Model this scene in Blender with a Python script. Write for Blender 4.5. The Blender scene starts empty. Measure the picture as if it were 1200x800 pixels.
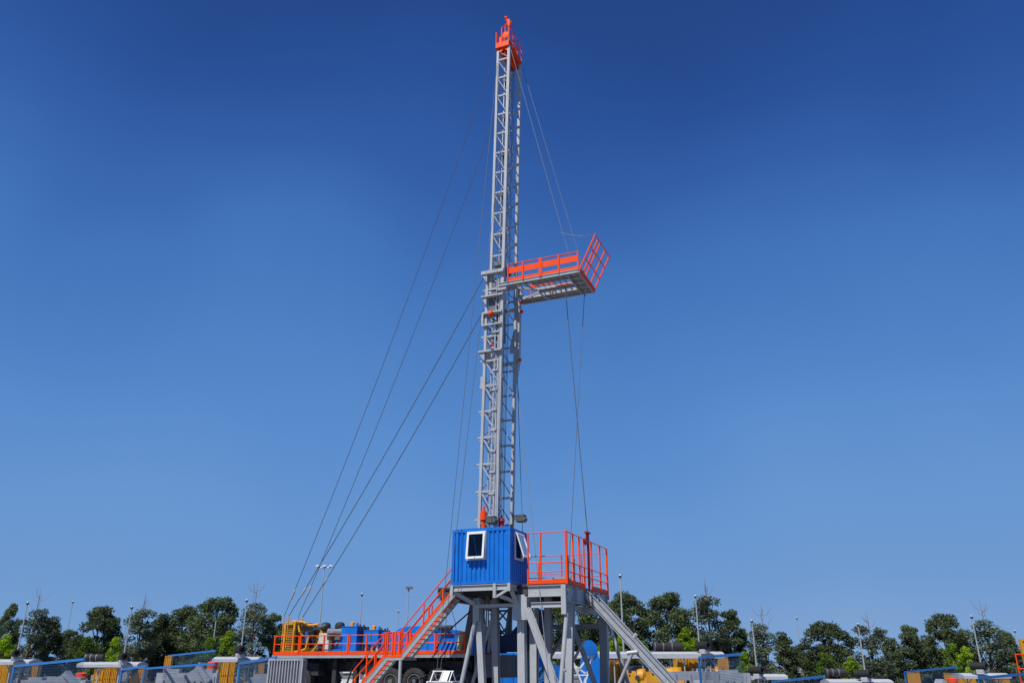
import bpy, math, random
from mathutils import Vector, Matrix
random.seed(7)
C = bpy.context.scene
COL = C.collection
R = math.radians

# ------------------------------------------------------------------ camera data
F, PIT, EYE = 952.0, math.atan(380 / 952), 1.4
CP, SP = math.cos(PIT), math.sin(PIT)
def P(u, v, Y):
    """world point on the photo ray (1200x800) at forward distance Y"""
    x = (u - 600) / F; y = (400 - v) / F
    d = CP - y * SP
    return Vector((x * Y / d, Y, EYE + (SP + y * CP) * Y / d))

# ------------------------------------------------------------------ rig frame: a right/near, b away, z up
RO = Vector((-.09, 38.2, 0)); RZ = math.atan2(-.379, .925)
RM = Matrix.Translation(RO) @ Matrix.Rotation(RZ, 4, 'Z')

# ------------------------------------------------------------------ materials
def mat(name, col, rough=.5, metal=0., var=.12, scale=3., bump=0., col2=None, spec=.5, stain=None):
    m = bpy.data.materials.new(name); m.use_nodes = True
    nt = m.node_tree; N = nt.nodes; L = nt.links
    bs = N['Principled BSDF']
    tc = N.new('ShaderNodeTexCoord')
    nz = N.new('ShaderNodeTexNoise'); nz.inputs['Scale'].default_value = scale
    nz.inputs['Detail'].default_value = 6; nz.inputs['Roughness'].default_value = .65
    L.new(tc.outputs['Object'], nz.inputs['Vector'])
    mx = N.new('ShaderNodeMix'); mx.data_type = 'RGBA'
    a = [max(0, c * (1 - var)) for c in col]; b = [min(1, c * (1 + var)) for c in col]
    if col2: b = list(col2)
    mx.inputs[6].default_value = (*a, 1); mx.inputs[7].default_value = (*b, 1)
    rmp = N.new('ShaderNodeValToRGB')
    rmp.color_ramp.elements[0].position = .3; rmp.color_ramp.elements[1].position = .7
    L.new(nz.outputs['Fac'], rmp.inputs['Fac']); L.new(rmp.outputs['Color'], mx.inputs[0])
    out = mx.outputs[2]
    if stain:
        n3 = N.new('ShaderNodeTexNoise'); n3.inputs['Scale'].default_value = stain[1]
        n3.inputs['Detail'].default_value = 8; n3.inputs['Roughness'].default_value = .7
        mpg = N.new('ShaderNodeMapping'); mpg.inputs['Scale'].default_value = (1, 1, .22); L.new(tc.outputs['Object'], mpg.inputs['Vector']); L.new(mpg.outputs[0], n3.inputs['Vector'])
        r3 = N.new('ShaderNodeValToRGB'); r3.color_ramp.elements[0].position = stain[2]; r3.color_ramp.elements[1].position = stain[2] + .12
        L.new(n3.outputs['Fac'], r3.inputs['Fac'])
        m3 = N.new('ShaderNodeMix'); m3.data_type = 'RGBA'
        L.new(r3.outputs['Color'], m3.inputs[0]); L.new(out, m3.inputs[6]); m3.inputs[7].default_value = (*stain[0], 1)
        out = m3.outputs[2]
    L.new(out, bs.inputs['Base Color'])
    bs.inputs['Roughness'].default_value = rough; bs.inputs['Metallic'].default_value = metal
    bs.inputs['Specular IOR Level'].default_value = spec
    if bump:
        bp = N.new('ShaderNodeBump'); bp.inputs['Strength'].default_value = bump; bp.inputs['Distance'].default_value = .02
        n2 = N.new('ShaderNodeTexNoise'); n2.inputs['Scale'].default_value = scale * 8
        L.new(tc.outputs['Object'], n2.inputs['Vector']); L.new(n2.outputs['Fac'], bp.inputs['Height'])
        L.new(bp.outputs['Normal'], bs.inputs['Normal'])
    return m
M = dict(
    steel=mat('grey_paint', (.40, .415, .44), .5, 0, .10, 1.7, .05, stain=((.22, .205, .19), 2.6, .60)),
    steel2=mat('dark_grey_paint', (.13, .137, .15), .55, 0, .2, 2.),
    galv=mat('galvanised', (.42, .44, .46), .45, .3, .15, 4.),
    orange=mat('orange_paint', (.93, .074, .004), .5, 0, .12, 2., spec=.2, stain=((.60, .06, .012), 4., .66)),
    red=mat('red_paint', (.45, .018, .025), .5, 0, .15, 3.),
    blue=mat('blue_paint', (.008, .165, .60), .45, 0, .16, 1.5, .03, spec=.25, stain=((.012, .08, .33), 2.2, .68)),
    blue2=mat('machine_blue_paint', (.008, .12, .46), .45, 0, .2, 3.),
    navy=mat('navy_cover', (.01, .03, .12), .7, 0, .25, 4., .2),
    yellow=mat('yellow_paint', (.62, .29, .012), .5, 0, .18, 2.),
    yellow2=mat('dull_yellow_paint', (.42, .26, .03), .55, 0, .3, 3.),
    contp=mat('container_paint', (.33, .33, .37), .55, 0, .15, 1.5, 0, stain=((.16, .14, .14), 3., .62)),
    eggshell=mat('eggshell_paint', (.55, .55, .50), .5, 0, .1, 3.),
    shadeplate=mat('shaded_floor_plate', (.055, .057, .062), .7, 0, .3, 3.),  # darker than the grey paint: under-floor shade put into the colour
    core=mat('radiator_core_paint', (.20, .13, .03), .7, 0, .4, 8.),
    cream=mat('cream_rubber', (.55, .48, .26), .6, 0, .1, 4.),
    white=mat('white_paint', (.74, .75, .76), .45, 0, .05, 3.),
    offwhite=mat('offwhite_sheet', (.43, .45, .50), .6, 0, .10, 2.5),
    black=mat('black_rubber', (.022, .022, .024), .75, 0, .3, 5.),
    chassis=mat('dark_chassis', (.035, .036, .04), .6, 0, .4, 3.),
    tyre=mat('tyre_rubber', (.028, .028, .030), .85, 0, .3, 6., .3),
    chrome=mat('steel_pipe', (.45, .46, .47), .3, .8, .1, 4.),
    rope=mat('wire_rope', (.09, .095, .10), .6, .3, .2, 9.),
    ropel=mat('bright_wire_rope', (.20, .22, .26), .5, .3, .2, 9.),
    amber=mat('amber_plastic', (.75, .30, .03), .35, 0, .1, 4.),
    grating=mat('grating', (.46, .47, .48), .5, .1, .35, 12.),
    fenceblue=mat('fence_blue', (.02, .17, .50), .5, 0, .1, 3.),
    mesh=mat('fence_wire', (.03, .085, .17), .55, .1, .1, 3.),
    scrap=mat('grey_casting', (.34, .37, .42), .6, 0, .22, 1.6, .1),
    carpaint=mat('dark_car_paint', (.05, .075, .12), .25, .3, .1, 2.),
    bark=mat('bark', (.10, .075, .055), .9, 0, .35, 5., .4),
    twig=mat('dry_twig', (.24, .17, .16), .9, 0, .3, 5.),
    lampglass=mat('lamp_lens', (.10, .12, .10), .15, 0, .1, 4.),
    dark=mat('dark_interior', (.02, .022, .025), .8, 0, .2, 4.),
    glass=mat('window_glass', (.012, .018, .03), .08, 0, .1, 1., spec=.5),
)
def foliage(name, c1, c2):
    m = bpy.data.materials.new(name); m.use_nodes = True
    nt = m.node_tree; N = nt.nodes; L = nt.links
    bs = N['Principled BSDF']; out = N['Material Output']
    tc = N.new('ShaderNodeTexCoord'); oi = N.new('ShaderNodeObjectInfo')
    nz = N.new('ShaderNodeTexNoise'); nz.inputs['Scale'].default_value = 1.3; nz.inputs['Detail'].default_value = 5
    L.new(tc.outputs['Object'], nz.inputs['Vector'])
    mx = N.new('ShaderNodeMix'); mx.data_type = 'RGBA'
    mx.inputs[6].default_value = (*c1, 1); mx.inputs[7].default_value = (*c2, 1)
    rp = N.new('ShaderNodeValToRGB'); rp.color_ramp.elements[0].position = .35; rp.color_ramp.elements[1].position = .68
    L.new(nz.outputs['Fac'], rp.inputs['Fac']); L.new(rp.outputs['Color'], mx.inputs[0])
    hs = N.new('ShaderNodeHueSaturation')
    mr = N.new('ShaderNodeMapRange'); mr.inputs[3].default_value = .75; mr.inputs[4].default_value = 1.25
    L.new(oi.outputs['Random'], mr.inputs[0]); L.new(mr.outputs[0], hs.inputs['Value'])
    L.new(mx.outputs[2], hs.inputs['Color']); L.new(hs.outputs['Color'], bs.inputs['Base Color'])
    bs.inputs['Roughness'].default_value = .75; bs.inputs['Specular IOR Level'].default_value = .2
    tr = N.new('ShaderNodeBsdfTranslucent'); L.new(hs.outputs['Color'], tr.inputs['Color'])
    ms = N.new('ShaderNodeMixShader'); ms.inputs[0].default_value = .25
    L.new(bs.outputs[0], ms.inputs[1]); L.new(tr.outputs[0], ms.inputs[2]); L.new(ms.outputs[0], out.inputs['Surface'])
    return m
FOL = dict(
    dark=foliage('dark_leaves', (.052, .080, .036), (.13, .17, .080)),
    grey=foliage('greygreen_leaves', (.072, .102, .062), (.17, .21, .13)),
    mid=foliage('olive_leaves', (.056, .086, .034), (.15, .19, .08)),
    lime=foliage('lime_leaves', (.17, .31, .012), (.38, .52, .03)),
    dull=foliage('dull_lime_leaves', (.07, .14, .012), (.17, .26, .025)),
)

# ------------------------------------------------------------------ mesh builder
class MB:
    def __init__(s): s.v = []; s.f = []; s.sm = []
    def add(s, vs, fs, smooth=False):
        o = len(s.v); s.v += [Vector(x) for x in vs]
        for f in fs: s.f.append([i + o for i in f]); s.sm.append(smooth)
        return s
    def obox(s, c, ax, ay, az):
        c, ax, ay, az = map(Vector, (c, ax, ay, az))
        vs = [c + ax * i + ay * j + az * k for k in (-1, 1) for j in (-1, 1) for i in (-1, 1)]
        return s.add(vs, [(0, 2, 3, 1), (4, 5, 7, 6), (0, 1, 5, 4), (2, 6, 7, 3), (0, 4, 6, 2), (1, 3, 7, 5)])
    def box(s, a, b):
        a, b = Vector(a), Vector(b); c = (a + b) / 2; h = (b - a) / 2
        return s.obox(c, (h.x, 0, 0), (0, h.y, 0), (0, 0, h.z))
    def frame(s, p, q, up=(0, 0, 1)):
        d = (Vector(q) - Vector(p)).normalized(); up = Vector(up)
        if abs(d.dot(up)) > .98: up = Vector((0, 1, 0)) if abs(d.y) < .9 else Vector((1, 0, 0))
        x = d.cross(up).normalized(); u = x.cross(d).normalized()
        return d, x, u
    def bar(s, p, q, w, h=None, up=(0, 0, 1)):
        h = h or w; p, q = Vector(p), Vector(q); d, x, u = s.frame(p, q, up)
        return s.obox((p + q) / 2, (q - p) / 2, x * w / 2, u * h / 2)
    def ibeam(s, p, q, w, h, t=.03, up=(0, 0, 1)):
        p, q = Vector(p), Vector(q); d, x, u = s.frame(p, q, up)
        s.obox((p + q) / 2 + u * (h - t) / 2, (q - p) / 2, x * w / 2, u * t / 2)
        s.obox((p + q) / 2 - u * (h - t) / 2, (q - p) / 2, x * w / 2, u * t / 2)
        return s.obox((p + q) / 2, (q - p) / 2 * .999, x * t / 2, u * (h / 2 - t))
    def tube(s, p, q, r, n=8, r2=None, cap=True):
        p, q = Vector(p), Vector(q); d, x, u = s.frame(p, q); r2 = r if r2 is None else r2
        vs = []
        for c, rr in ((p, r), (q, r2)):
            for i in range(n):
                t = 2 * math.pi * i / n; vs.append(c + x * math.cos(t) * rr + u * math.sin(t) * rr)
        s.add(vs, [(i, (i + 1) % n, n + (i + 1) % n, n + i) for i in range(n)], True)
        if cap:
            s.add(vs[:n], [tuple(range(n))[::-1]]); s.add(vs[n:], [tuple(range(n))])
        return s
    def path(s, pts, r, n=6):
        for a, b in zip(pts[:-1], pts[1:]): s.tube(a, b, r, n, cap=True)
        return s
    def lathe(s, p, axis, prof, n=16):
        p = Vector(p); d, x, u = s.frame(p, p + Vector(axis)); vs = []
        for h, r in prof:
            for i in range(n):
                t = 2 * math.pi * i / n; vs.append(p + d * h + x * math.cos(t) * r + u * math.sin(t) * r)
        fs = []
        for k in range(len(prof) - 1):
            for i in range(n):
                j = (i + 1) % n; fs.append((k * n + i, k * n + j, (k + 1) * n + j, (k + 1) * n + i))
        s.add(vs, fs, True); m = len(prof) - 1
        s.add([vs[i] for i in range(n)], [tuple(range(n))[::-1]]); s.add([vs[m * n + i] for i in range(n)], [tuple(range(n))])
        return s
    def ball(s, c, r, n=10, sq=1.):
        return s.lathe(Vector(c) - Vector((0, 0, r * sq)), (0, 0, 1), [(r * sq * (1 - math.cos(math.pi * k / 8)), max(.001, r * math.sin(math.pi * k / 8))) for k in range(9)], n)
    def prism(s, poly, ext):
        n = len(poly); e = Vector(ext); a = [Vector(x) for x in poly]; b = [x + e for x in a]
        return s.add(a + b, [tuple(range(n))[::-1], tuple(range(n, 2 * n))] + [(i, (i + 1) % n, n + (i + 1) % n, n + i) for i in range(n)])
    def build(s, name, m, parent=None, base=None):
        base = base if base is not None else (BASE.get(parent.name, Vector()) if parent else Vector())
        me = bpy.data.meshes.new(name)
        me.from_pydata([tuple(x - base) for x in s.v], [], s.f)
        me.polygons.foreach_set('use_smooth', s.sm)
        me.materials.append(M[m] if isinstance(m, str) else m)
        import bmesh
        bm = bmesh.new(); bm.from_mesh(me); bmesh.ops.recalc_face_normals(bm, faces=bm.faces); bm.to_mesh(me); bm.free()
        me.set_sharp_from_angle(angle=R(38))
        o = bpy.data.objects.new(name, me); COL.objects.link(o)
        if parent: o.parent = parent; BASE[o.name] = base
        return o
BASE = {}
def tag(o, label, cat, group=None):
    o['label'] = label; o['category'] = cat
    if group: o['group'] = group
    return o
def rig(name, label, cat, base=(0, 0, 0), group=None):
    o = bpy.data.objects.new(name, None); COL.objects.link(o)
    b = Vector(base); o.location = RM @ b; o.rotation_euler = (0, 0, RZ); BASE[o.name] = b
    return tag(o, label, cat, group)
def rigmesh(mb, name, m, label, cat, base, group=None):
    """a one-mesh thing given in rig coordinates"""
    b = Vector(base); o = mb.build(name, m, None, b); o.location = RM @ b; o.rotation_euler = (0, 0, RZ)
    return tag(o, label, cat, group)
def thing(name, label, cat, loc, rz=0, group=None, s=1):
    o = bpy.data.objects.new(name, None); COL.objects.link(o)
    o.location = loc; o.rotation_euler = (0, 0, rz); o.scale = (s, s, s) if not isinstance(s, tuple) else s
    BASE[o.name] = Vector()
    return tag(o, label, cat, group)
def copy_tree(o, loc, rz, label, s=None, parent=None):
    c = o.copy(); COL.objects.link(c)
    if parent: c.parent = parent
    else:
        c.location = loc; c.rotation_euler = (0, 0, rz); c['label'] = label
        if s: c.scale = (s, s, s) if not isinstance(s, tuple) else s
    for ch in o.children: copy_tree(ch, None, None, None, None, c)
    return c
def railing(parent, name, p, q, posts, heights, rm='orange', post_r=.028, rail_r=.022, base_h=0, ph=None):
    p, q = Vector(p), Vector(q); d = q - p
    mb = MB()
    for h in heights: mb.tube(p + Vector((0, 0, h)), q + Vector((0, 0, h)), rail_r, 6)
    r = mb.build(name, rm, parent)
    for t in posts:
        c = p + d * t
        MB().bar(c + Vector((0, 0, base_h)), c + Vector((0, 0, (ph or max(heights)) + .02)), post_r * 2).build('post', rm, r)
    return r

# ================================================================== GROUND
def sst(a, b, x):
    t = min(1, max(0, (x - a) / (b - a))); return t * t * (3 - 2 * t)
def g(x, y):
    k = x / max(y, 1.)
    return -1.9 * sst(.235, .30, k) * sst(22, 44, y) * (1 - sst(260, 500, y)) - .55 * sst(.20, .30, -k) * sst(22, 44, y) * (1 - sst(260, 500, y))
def ground_material():
    m = bpy.data.materials.new('yard_gravel'); m.use_nodes = True
    N = m.node_tree.nodes; L = m.node_tree.links; bs = N['Principled BSDF']
    tc = N.new('ShaderNodeTexCoord')
    a = N.new('ShaderNodeTexNoise'); a.inputs['Scale'].default_value = .12; a.inputs['Detail'].default_value = 8
    b = N.new('ShaderNodeTexNoise'); b.inputs['Scale'].default_value = 9; b.inputs['Detail'].default_value = 8
    for n in (a, b): L.new(tc.outputs['Object'], n.inputs['Vector'])
    r = N.new('ShaderNodeValToRGB')
    r.color_ramp.elements[0].color = (.15, .145, .135, 1); r.color_ramp.elements[1].color = (.27, .265, .25, 1)
    r.color_ramp.elements[0].position = .35; r.color_ramp.elements[1].position = .65
    L.new(a.outputs['Fac'], r.inputs['Fac'])
    mx = N.new('ShaderNodeMix'); mx.data_type = 'RGBA'; mx.blend_type = 'MULTIPLY'; mx.inputs[0].default_value = .5
    L.new(r.outputs['Color'], mx.inputs[6]); L.new(b.outputs['Color'], mx.inputs[7]); L.new(mx.outputs[2], bs.inputs['Base Color'])
    bs.inputs['Roughness'].default_value = .9
    bp = N.new('ShaderNodeBump'); bp.inputs['Strength'].default_value = .4; L.new(b.outputs['Fac'], bp.inputs['Height']); L.new(bp.outputs['Normal'], bs.inputs['Normal'])
    return m
ys = [-60, -20, 0, 10, 20, 25, 30, 36, 42, 48, 55, 65, 80, 100, 125, 150, 200, 280, 380, 500, 900, 2500]
ks = [i / 20 for i in range(-24, 25)]
vs = []
for y in ys:
    w = max(y, 60)
    for k in ks: x = k * w * 1.6; vs.append((x, y, g(x, y)))
n = len(ks)
mb = MB(); mb.add(vs, [(j * n + i, j * n + i + 1, (j + 1) * n + i + 1, (j + 1) * n + i) for j in range(len(ys) - 1) for i in range(n - 1)], True)
gr = mb.build('ground', ground_material()); gr['kind'] = 'structure'

# ================================================================== DRILL FLOOR
FZ = 4.9
df = rig('drill_floor', 'grey steel drill floor on tall legs with orange railings, under the blue cabin', 'drill floor', (0, 3, 0))
A0, A1, B0, B1 = -4.2, 2.4, .98, 7.6
MB().box((A0 + .02, B0 + .02, FZ - .06), (A1 - .02, B1 - .02, FZ)).build('deck_plate', 'shadeplate', df)
for p, q, h in (((.46, B0 + .1, 0), (A1, B0 + .1, 0), .50), ((A0, B1 - .1, 0), (A1, B1 - .1, 0), .5), ((A1 - .1, B0 + .203, 0), (A1 - .1, B1 - .203, 0), .74), ((A0 + .1, B0 + .203, 0), (A0 + .1, B1 - .203, 0), .5)):
    z = Vector((0, 0, FZ - .062 - h / 2)); MB().ibeam(Vector(p) + z, Vector(q) + z, .2, h).build('edge_beam', 'steel', df)
for a in (-2.9, -1.5, -.1, 1.2):
    z = FZ - .062 - .19; MB().ibeam((a, B0 + .21, z), (a, B1 - .21, z), .16, .36).build('joist', 'shadeplate', df)
for b in (2.2, 4.0, 5.8):
    gs = MB(); gs.bar((A1 - .005, b, FZ - .1), (A1 - .005, b, FZ - .76), .03, .17, (1, 0, 0)); gs.build('stiffener', 'steel', df)
mb = MB(); mb.box((.46, B0 - .004, FZ + .002), (A1 + .01, B0 + .022, FZ + .17)); mb.build('toe_board', 'orange', df)
mb = MB(); mb.box((A1 - .014, B0 + .03, FZ + .002), (A1 + .012, 3.55, FZ + .17)); mb.build('toe_board', 'orange', df)
mb = MB(); mb.box((A1 - .014, 4.7, FZ + .002), (A1 + .012, B1, FZ + .17)); mb.build('toe_board', 'orange', df)
mb = MB(); mb.box((-3.5, B1 - .02, FZ + .002), (A1 - .02, B1 + .006, FZ + .17)); mb.build('toe_board', 'orange', df)
T = 2.3
railing(df, 'railing', (0.48, B0 + .01, FZ), (A1, B0 + .01, FZ), (.01, .335, ), (T, .94, .52), post_r=.035, base_h=-.03)
MB().bar((A1 - .02, B0 + .02, FZ - .04), (A1 - .02, B0 + .02, FZ + T + .04), .10).build('corner_post', 'orange', df)
MB().bar((A1 - .02, B0 + .16, FZ - .04), (A1 - .02, B0 + .16, FZ + 1.2), .10).build('corner_post', 'orange', df)
rl = B1 - B0
railing(df, 'railing', (A1, B0 + .06, FZ), (A1, B1, FZ), [(b - B0) / rl for b in (1.86, 2.83, 3.58, 4.82, 6.32)], (T, .94, .52), post_r=.036, base_h=-.14)
MB().bar((A1, B1, FZ - .3), (A1, B1, FZ + T + .02), .09).build('corner_post', 'orange', df)
railing(df, 'railing', (-2.6, B1, FZ), (A1 - .05, B1, FZ), (.0, .25, .5, .73, ), (T - .22, .94, .52), post_r=.03, base_h=-.03)
railing(df, 'railing', (.35, B0 + 1.8, FZ), (1.85, B0 + 1.8, FZ), (0, 1), (1.1, .6), post_r=.02, rail_r=.016, ph=1.1)
for a, b, z0, z1, w in ((2.25, .93, 3.55, 4.55, .22),):
    MB().box((a - w / 2, b - .12, z0), (a + w / 2, b + .05, z1 + .28)).build('leg_bracket', 'steel', df)
# legs  (a0,b0 top -> bottom)
def column(p, q, w, sect='i'):
    mb = MB()
    if sect == 'i': mb.ibeam(p, q, w, w, .035, up=(0, 1, 0))
    elif sect == 'o': mb.tube(p, q, w / 2, 12)
    else: mb.bar(p, q, w, w)
    return mb.build('leg', 'steel', df)
for p, q, w, s in (((-2.16, 1.3, 4.4), (-1.84, 1.3, 0), .28, 'b'), ((-1.72, 2.3, 4.4), (-1.62, 2.3, 0), .30, 'i'),
                   ((.05, 1.30, 4.3), (.08, 1.30, 0), .34, 'b'), ((.50, 1.75, 4.6), (.45, 1.75, 0), .34, 'i'), ((.95, 2.4, 4.6), (.9, 2.4, 0), .3, 'i'),
                   ((2.33, 1.0, 3.6), (2.0, .75, 0), .20, 'o'), ((2.22, 2.0, 4.4), (2.0, 2.0, 0), .32, 'i'),
                   ((2.2, 7.4, 4.4), (2.1, 7.4, 0), .40, 'b'), ((-1.9, 7.3, 4.4), (-1.9, 7.3, 0), .32, 'i'), ((.25, 7.3, 4.4), (.25, 7.3, 0), .34, 'i'),
                   ((-3.9, 7.2, 4.4), (-3.9, 7.2, 0), .3, 'i')):
    column(p, q, w, s)
MB().box((-.24, .9, 3.35), (.45, 1.55, 4.36)).build('leg_bracket', 'steel', df)
MB().box((-2.3, 1.0, 3.35), (-1.98, 1.5, 4.36)).build('leg_bracket', 'steel', df)
MB().box((-.27, .905, 4.10), (.35, 1.12, 4.45)).build('leg_bracket', 'steel', df)
def brace(p, q, w, tube=False, m='steel'):
    mb = MB()
    if tube: mb.tube(p, q, w / 2, 12)
    else: mb.ibeam(p, q, w * .9, w, .03, up=(0, 1, 0))
    return mb.build('brace', m, df)
brace((-2.0, 1.05, 4.2), (-2.98, 1.05, 0), .20, True)
brace((-1.75, 1.9, 3.4), (-2.75, 1.6, 0), .16, True)
brace((.47, .95, 3.85), (2.0, 1.0, 0), .30)
brace((1.15, 5, 3.6), (2.55, 5, 0), .22)
brace((2.3, 7.0, 4.2), (3.6, 7.0, 0), .2, True)
brace((.6, 4.5, .3), (2.0, 4.6, 2.6), .14, True)
brace((-1.7, 6.9, .3), (.1, 7.1, 2.9), .16, True)
MB().tube((2.03, .86, 1.1), (2.27, .86, 1.25), .07, 8).build('clamp', 'galv', df)
# lower tie beams
for p, q in (((.62, 1.06, 3.98), (2.1, 1.06, 3.98)), ((-2.0, 7.25, 3.3), (2.0, 7.25, 3.3)), ((2.15, 1.9, 3.9), (2.15, 7.2, 3.9))):
    MB().ibeam(p, q, .16, .24).build('tie_beam', 'steel', df)
MB().ibeam((A0, B0 + .1, 4.62), (.44, B0 + .1, 4.62), .16, .4).build('edge_beam', 'shadeplate', df)  # beam stretch under the cabin, shade painted in by the darker colour
# cabin carrying frame in front of the floor
zf = FZ - .155
MB().ibeam((-2.96, .09, zf), (0, .09, zf), .16, .27).build('cabin_frame_beam', 'steel', df)
MB().ibeam((-.08, .18, zf), (-.08, .97, zf), .15, .26).build('cabin_frame_beam', 'steel', df)
MB().ibeam((-2.88, .18, zf), (-2.88, 2.3, zf), .15, .26).build('cabin_frame_beam', 'steel', df)
MB().box((-2.94, .02, FZ - .05), (-.02, 2.33, FZ - .015)).build('cabin_frame_plate', 'shadeplate', df)
for a, l in ((-2.93, .5), (-.76, .62), (-.05, .34)):
    MB().box((a - .07, -.04, FZ - .01 - l), (a + .07, .10, FZ - .004)).build('stub_post', 'steel', df)
MB().bar((-.70, .05, FZ - .58), (-.08, .05, FZ - .26), .09, .1).build('knee_brace', 'steel', df)
MB().bar((-.62, .16, FZ - .52), (.12, 1.1, FZ - .85), .13, .15).build('knee_brace', 'steel', df)
MB().bar((-.06, .3, FZ - .3), (-.05, 1.1, FZ - 1.0), .13, .15).build('knee_brace', 'steel', df)
MB().bar((-2.9, .25, FZ - .32), (-2.1, 1.1, FZ - .88), .12, .18).build('knee_brace', 'steel', df)
MB().bar((-2.85, .12, FZ - .31), (-2.05, .5, FZ - .80), .10, .12).build('knee_brace', 'steel', df)
MB().bar((-2.25, .98, FZ - .90), (-.22, .98, FZ - .90), .11, .15).build('tie_beam', 'steel', df)
# small rotary cover on the floor behind the rail
MB().box((1.4, 2.2, FZ), (1.75, 2.6, FZ + .3)).box((1.3, 2.1, FZ + .301), (2.0, 2.7, FZ + .36)).build('floor_box', 'steel', df)
MB().box((2.1, 2.45, FZ), (2.22, 2.75, FZ + 1.25)).build('floor_panel', 'galv', df)

# ================================================================== CABIN
cb = rig('control_cabin', 'bright blue corrugated steel cabin with two white awning windows, raised on the drill floor', 'cabin', (-1.48, 1.17, FZ))
W, D, H = 2.96, 2.35, 2.5
def corr(L, h, win=None, pitch=.232, dep=.055, flip=1):
    """corrugated wall in (s,t,z) coordinates; returns quads list as functions of s (along), t (depth out), z"""
    xs = []; s = .10; k = 0
    prof = [(.0, -dep), (.06, -dep), (.095, 0), (.195, 0), (.232, -dep)]
    n = int(round((L - .2) / pitch)); sc = (L - .2) / (n * pitch)
    pts = []
    for i in range(n):
        for (x, t) in prof[:-1]: pts.append((.10 + (i * pitch + x) * sc, t))
    pts.append((L - .10, -dep))
    quads = []
    for (x0, t0), (x1, t1) in zip(pts[:-1], pts[1:]):
        xm = (x0 + x1) / 2
        rng = [(.12, h - .12)]
        if win and win[0] < xm < win[1]: rng = [(.12, win[2]), (win[3], h - .12)]
        for z0, z1 in rng: quads.append(((x0, t0, z0), (x1, t1, z0), (x1, t1, z1), (x0, t0, z1)))
    return quads
def wall(fn, L, win=None):
    mb = MB()
    for q in corr(L, H, win): mb.add([fn(*p) for p in q], [(0, 1, 2, 3)])
    return mb.build('wall', 'blue', cb)
fnF = lambda s, t, z: (-W + s, 0 - .02 - t * -1 if False else .02 - t, FZ + z)
fnF = lambda s, t, z: (-W + s, .012 - t, FZ + z)
fnR = lambda s, t, z: (-.012 + t, s, FZ + z)
fnB = lambda s, t, z: (-W + s, D - .012 + t, FZ + z)
fnL = lambda s, t, z: (-W + .012 - t, s, FZ + z)
WF = (.80, 1.74, 1.10, 2.36); WR = (.60, 1.58, 1.12, 2.34)
wall(fnF, W, WF); wall(fnR, D, WR); wall(fnB, W); wall(fnL, D, (.5, 1.4, .12, 2.1))
for a in (-W + .06, -.06):
    for b in (.06, D - .06):
        p = MB().box((a - .062, b - .062, FZ), (a + .062, b + .062, FZ + H)); p.build('corner_post', 'blue', cb)
        for z in (FZ, FZ + H - .14): MB().box((a - .07, b - .07, z + .004), (a + .07, b + .07, z + .136)).build('corner_casting', 'blue', cb)
for z in (FZ + .004, FZ + H - .124):
    for p, q in (((-W + .12, -.003, z), (-.12, .08, z + .12)), ((-W + .12, D - .08, z), (-.12, D + .003, z + .12)), ((-.08, .12, z), (.003, D - .12, z + .12)), ((-W - .003, .12, z), (-W + .08, D - .12, z + .12))):
        MB().box(p, q).build('rail', 'blue', cb)
# corrugated roof: scallops show over the top rail
mb = MB(); nn = 13
for i in range(nn):
    a0 = -W + .1 + i * (W - .2) / nn; w = (W - .2) / nn
    poly = [(a0, .02, FZ + H - .01), (a0 + .25 * w, .02, FZ + H + .05), (a0 + .75 * w, .02, FZ + H + .05), (a0 + w, .02, FZ + H - .01)]
    mb.prism(poly, (0, D - .04, 0))
mb.build('roof', 'blue', cb)
MB().box((-W + .1, .1, FZ + .01), (-.1, D - .1, FZ + .05)).build('floor', 'dark', cb)
MB().box((-W + .5, 1.3, FZ + .05), (-W + 1.6, 1.75, FZ + 1.2)).box((-1.2, 1.2, FZ + .05), (-.5, 1.8, FZ + .9)).build('control_desk', 'steel2', cb)
glass = bpy.data.materials.new('clear_glass'); glass.use_nodes = True
_n = glass.node_tree.nodes; _b = _n['Principled BSDF']
_b.inputs['Base Color'].default_value = (.75, .85, .9, 1); _b.inputs['Roughness'].default_value = .03; _b.inputs['IOR'].default_value = 1.45; _b.inputs['Transmission Weight'].default_value = 1
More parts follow.
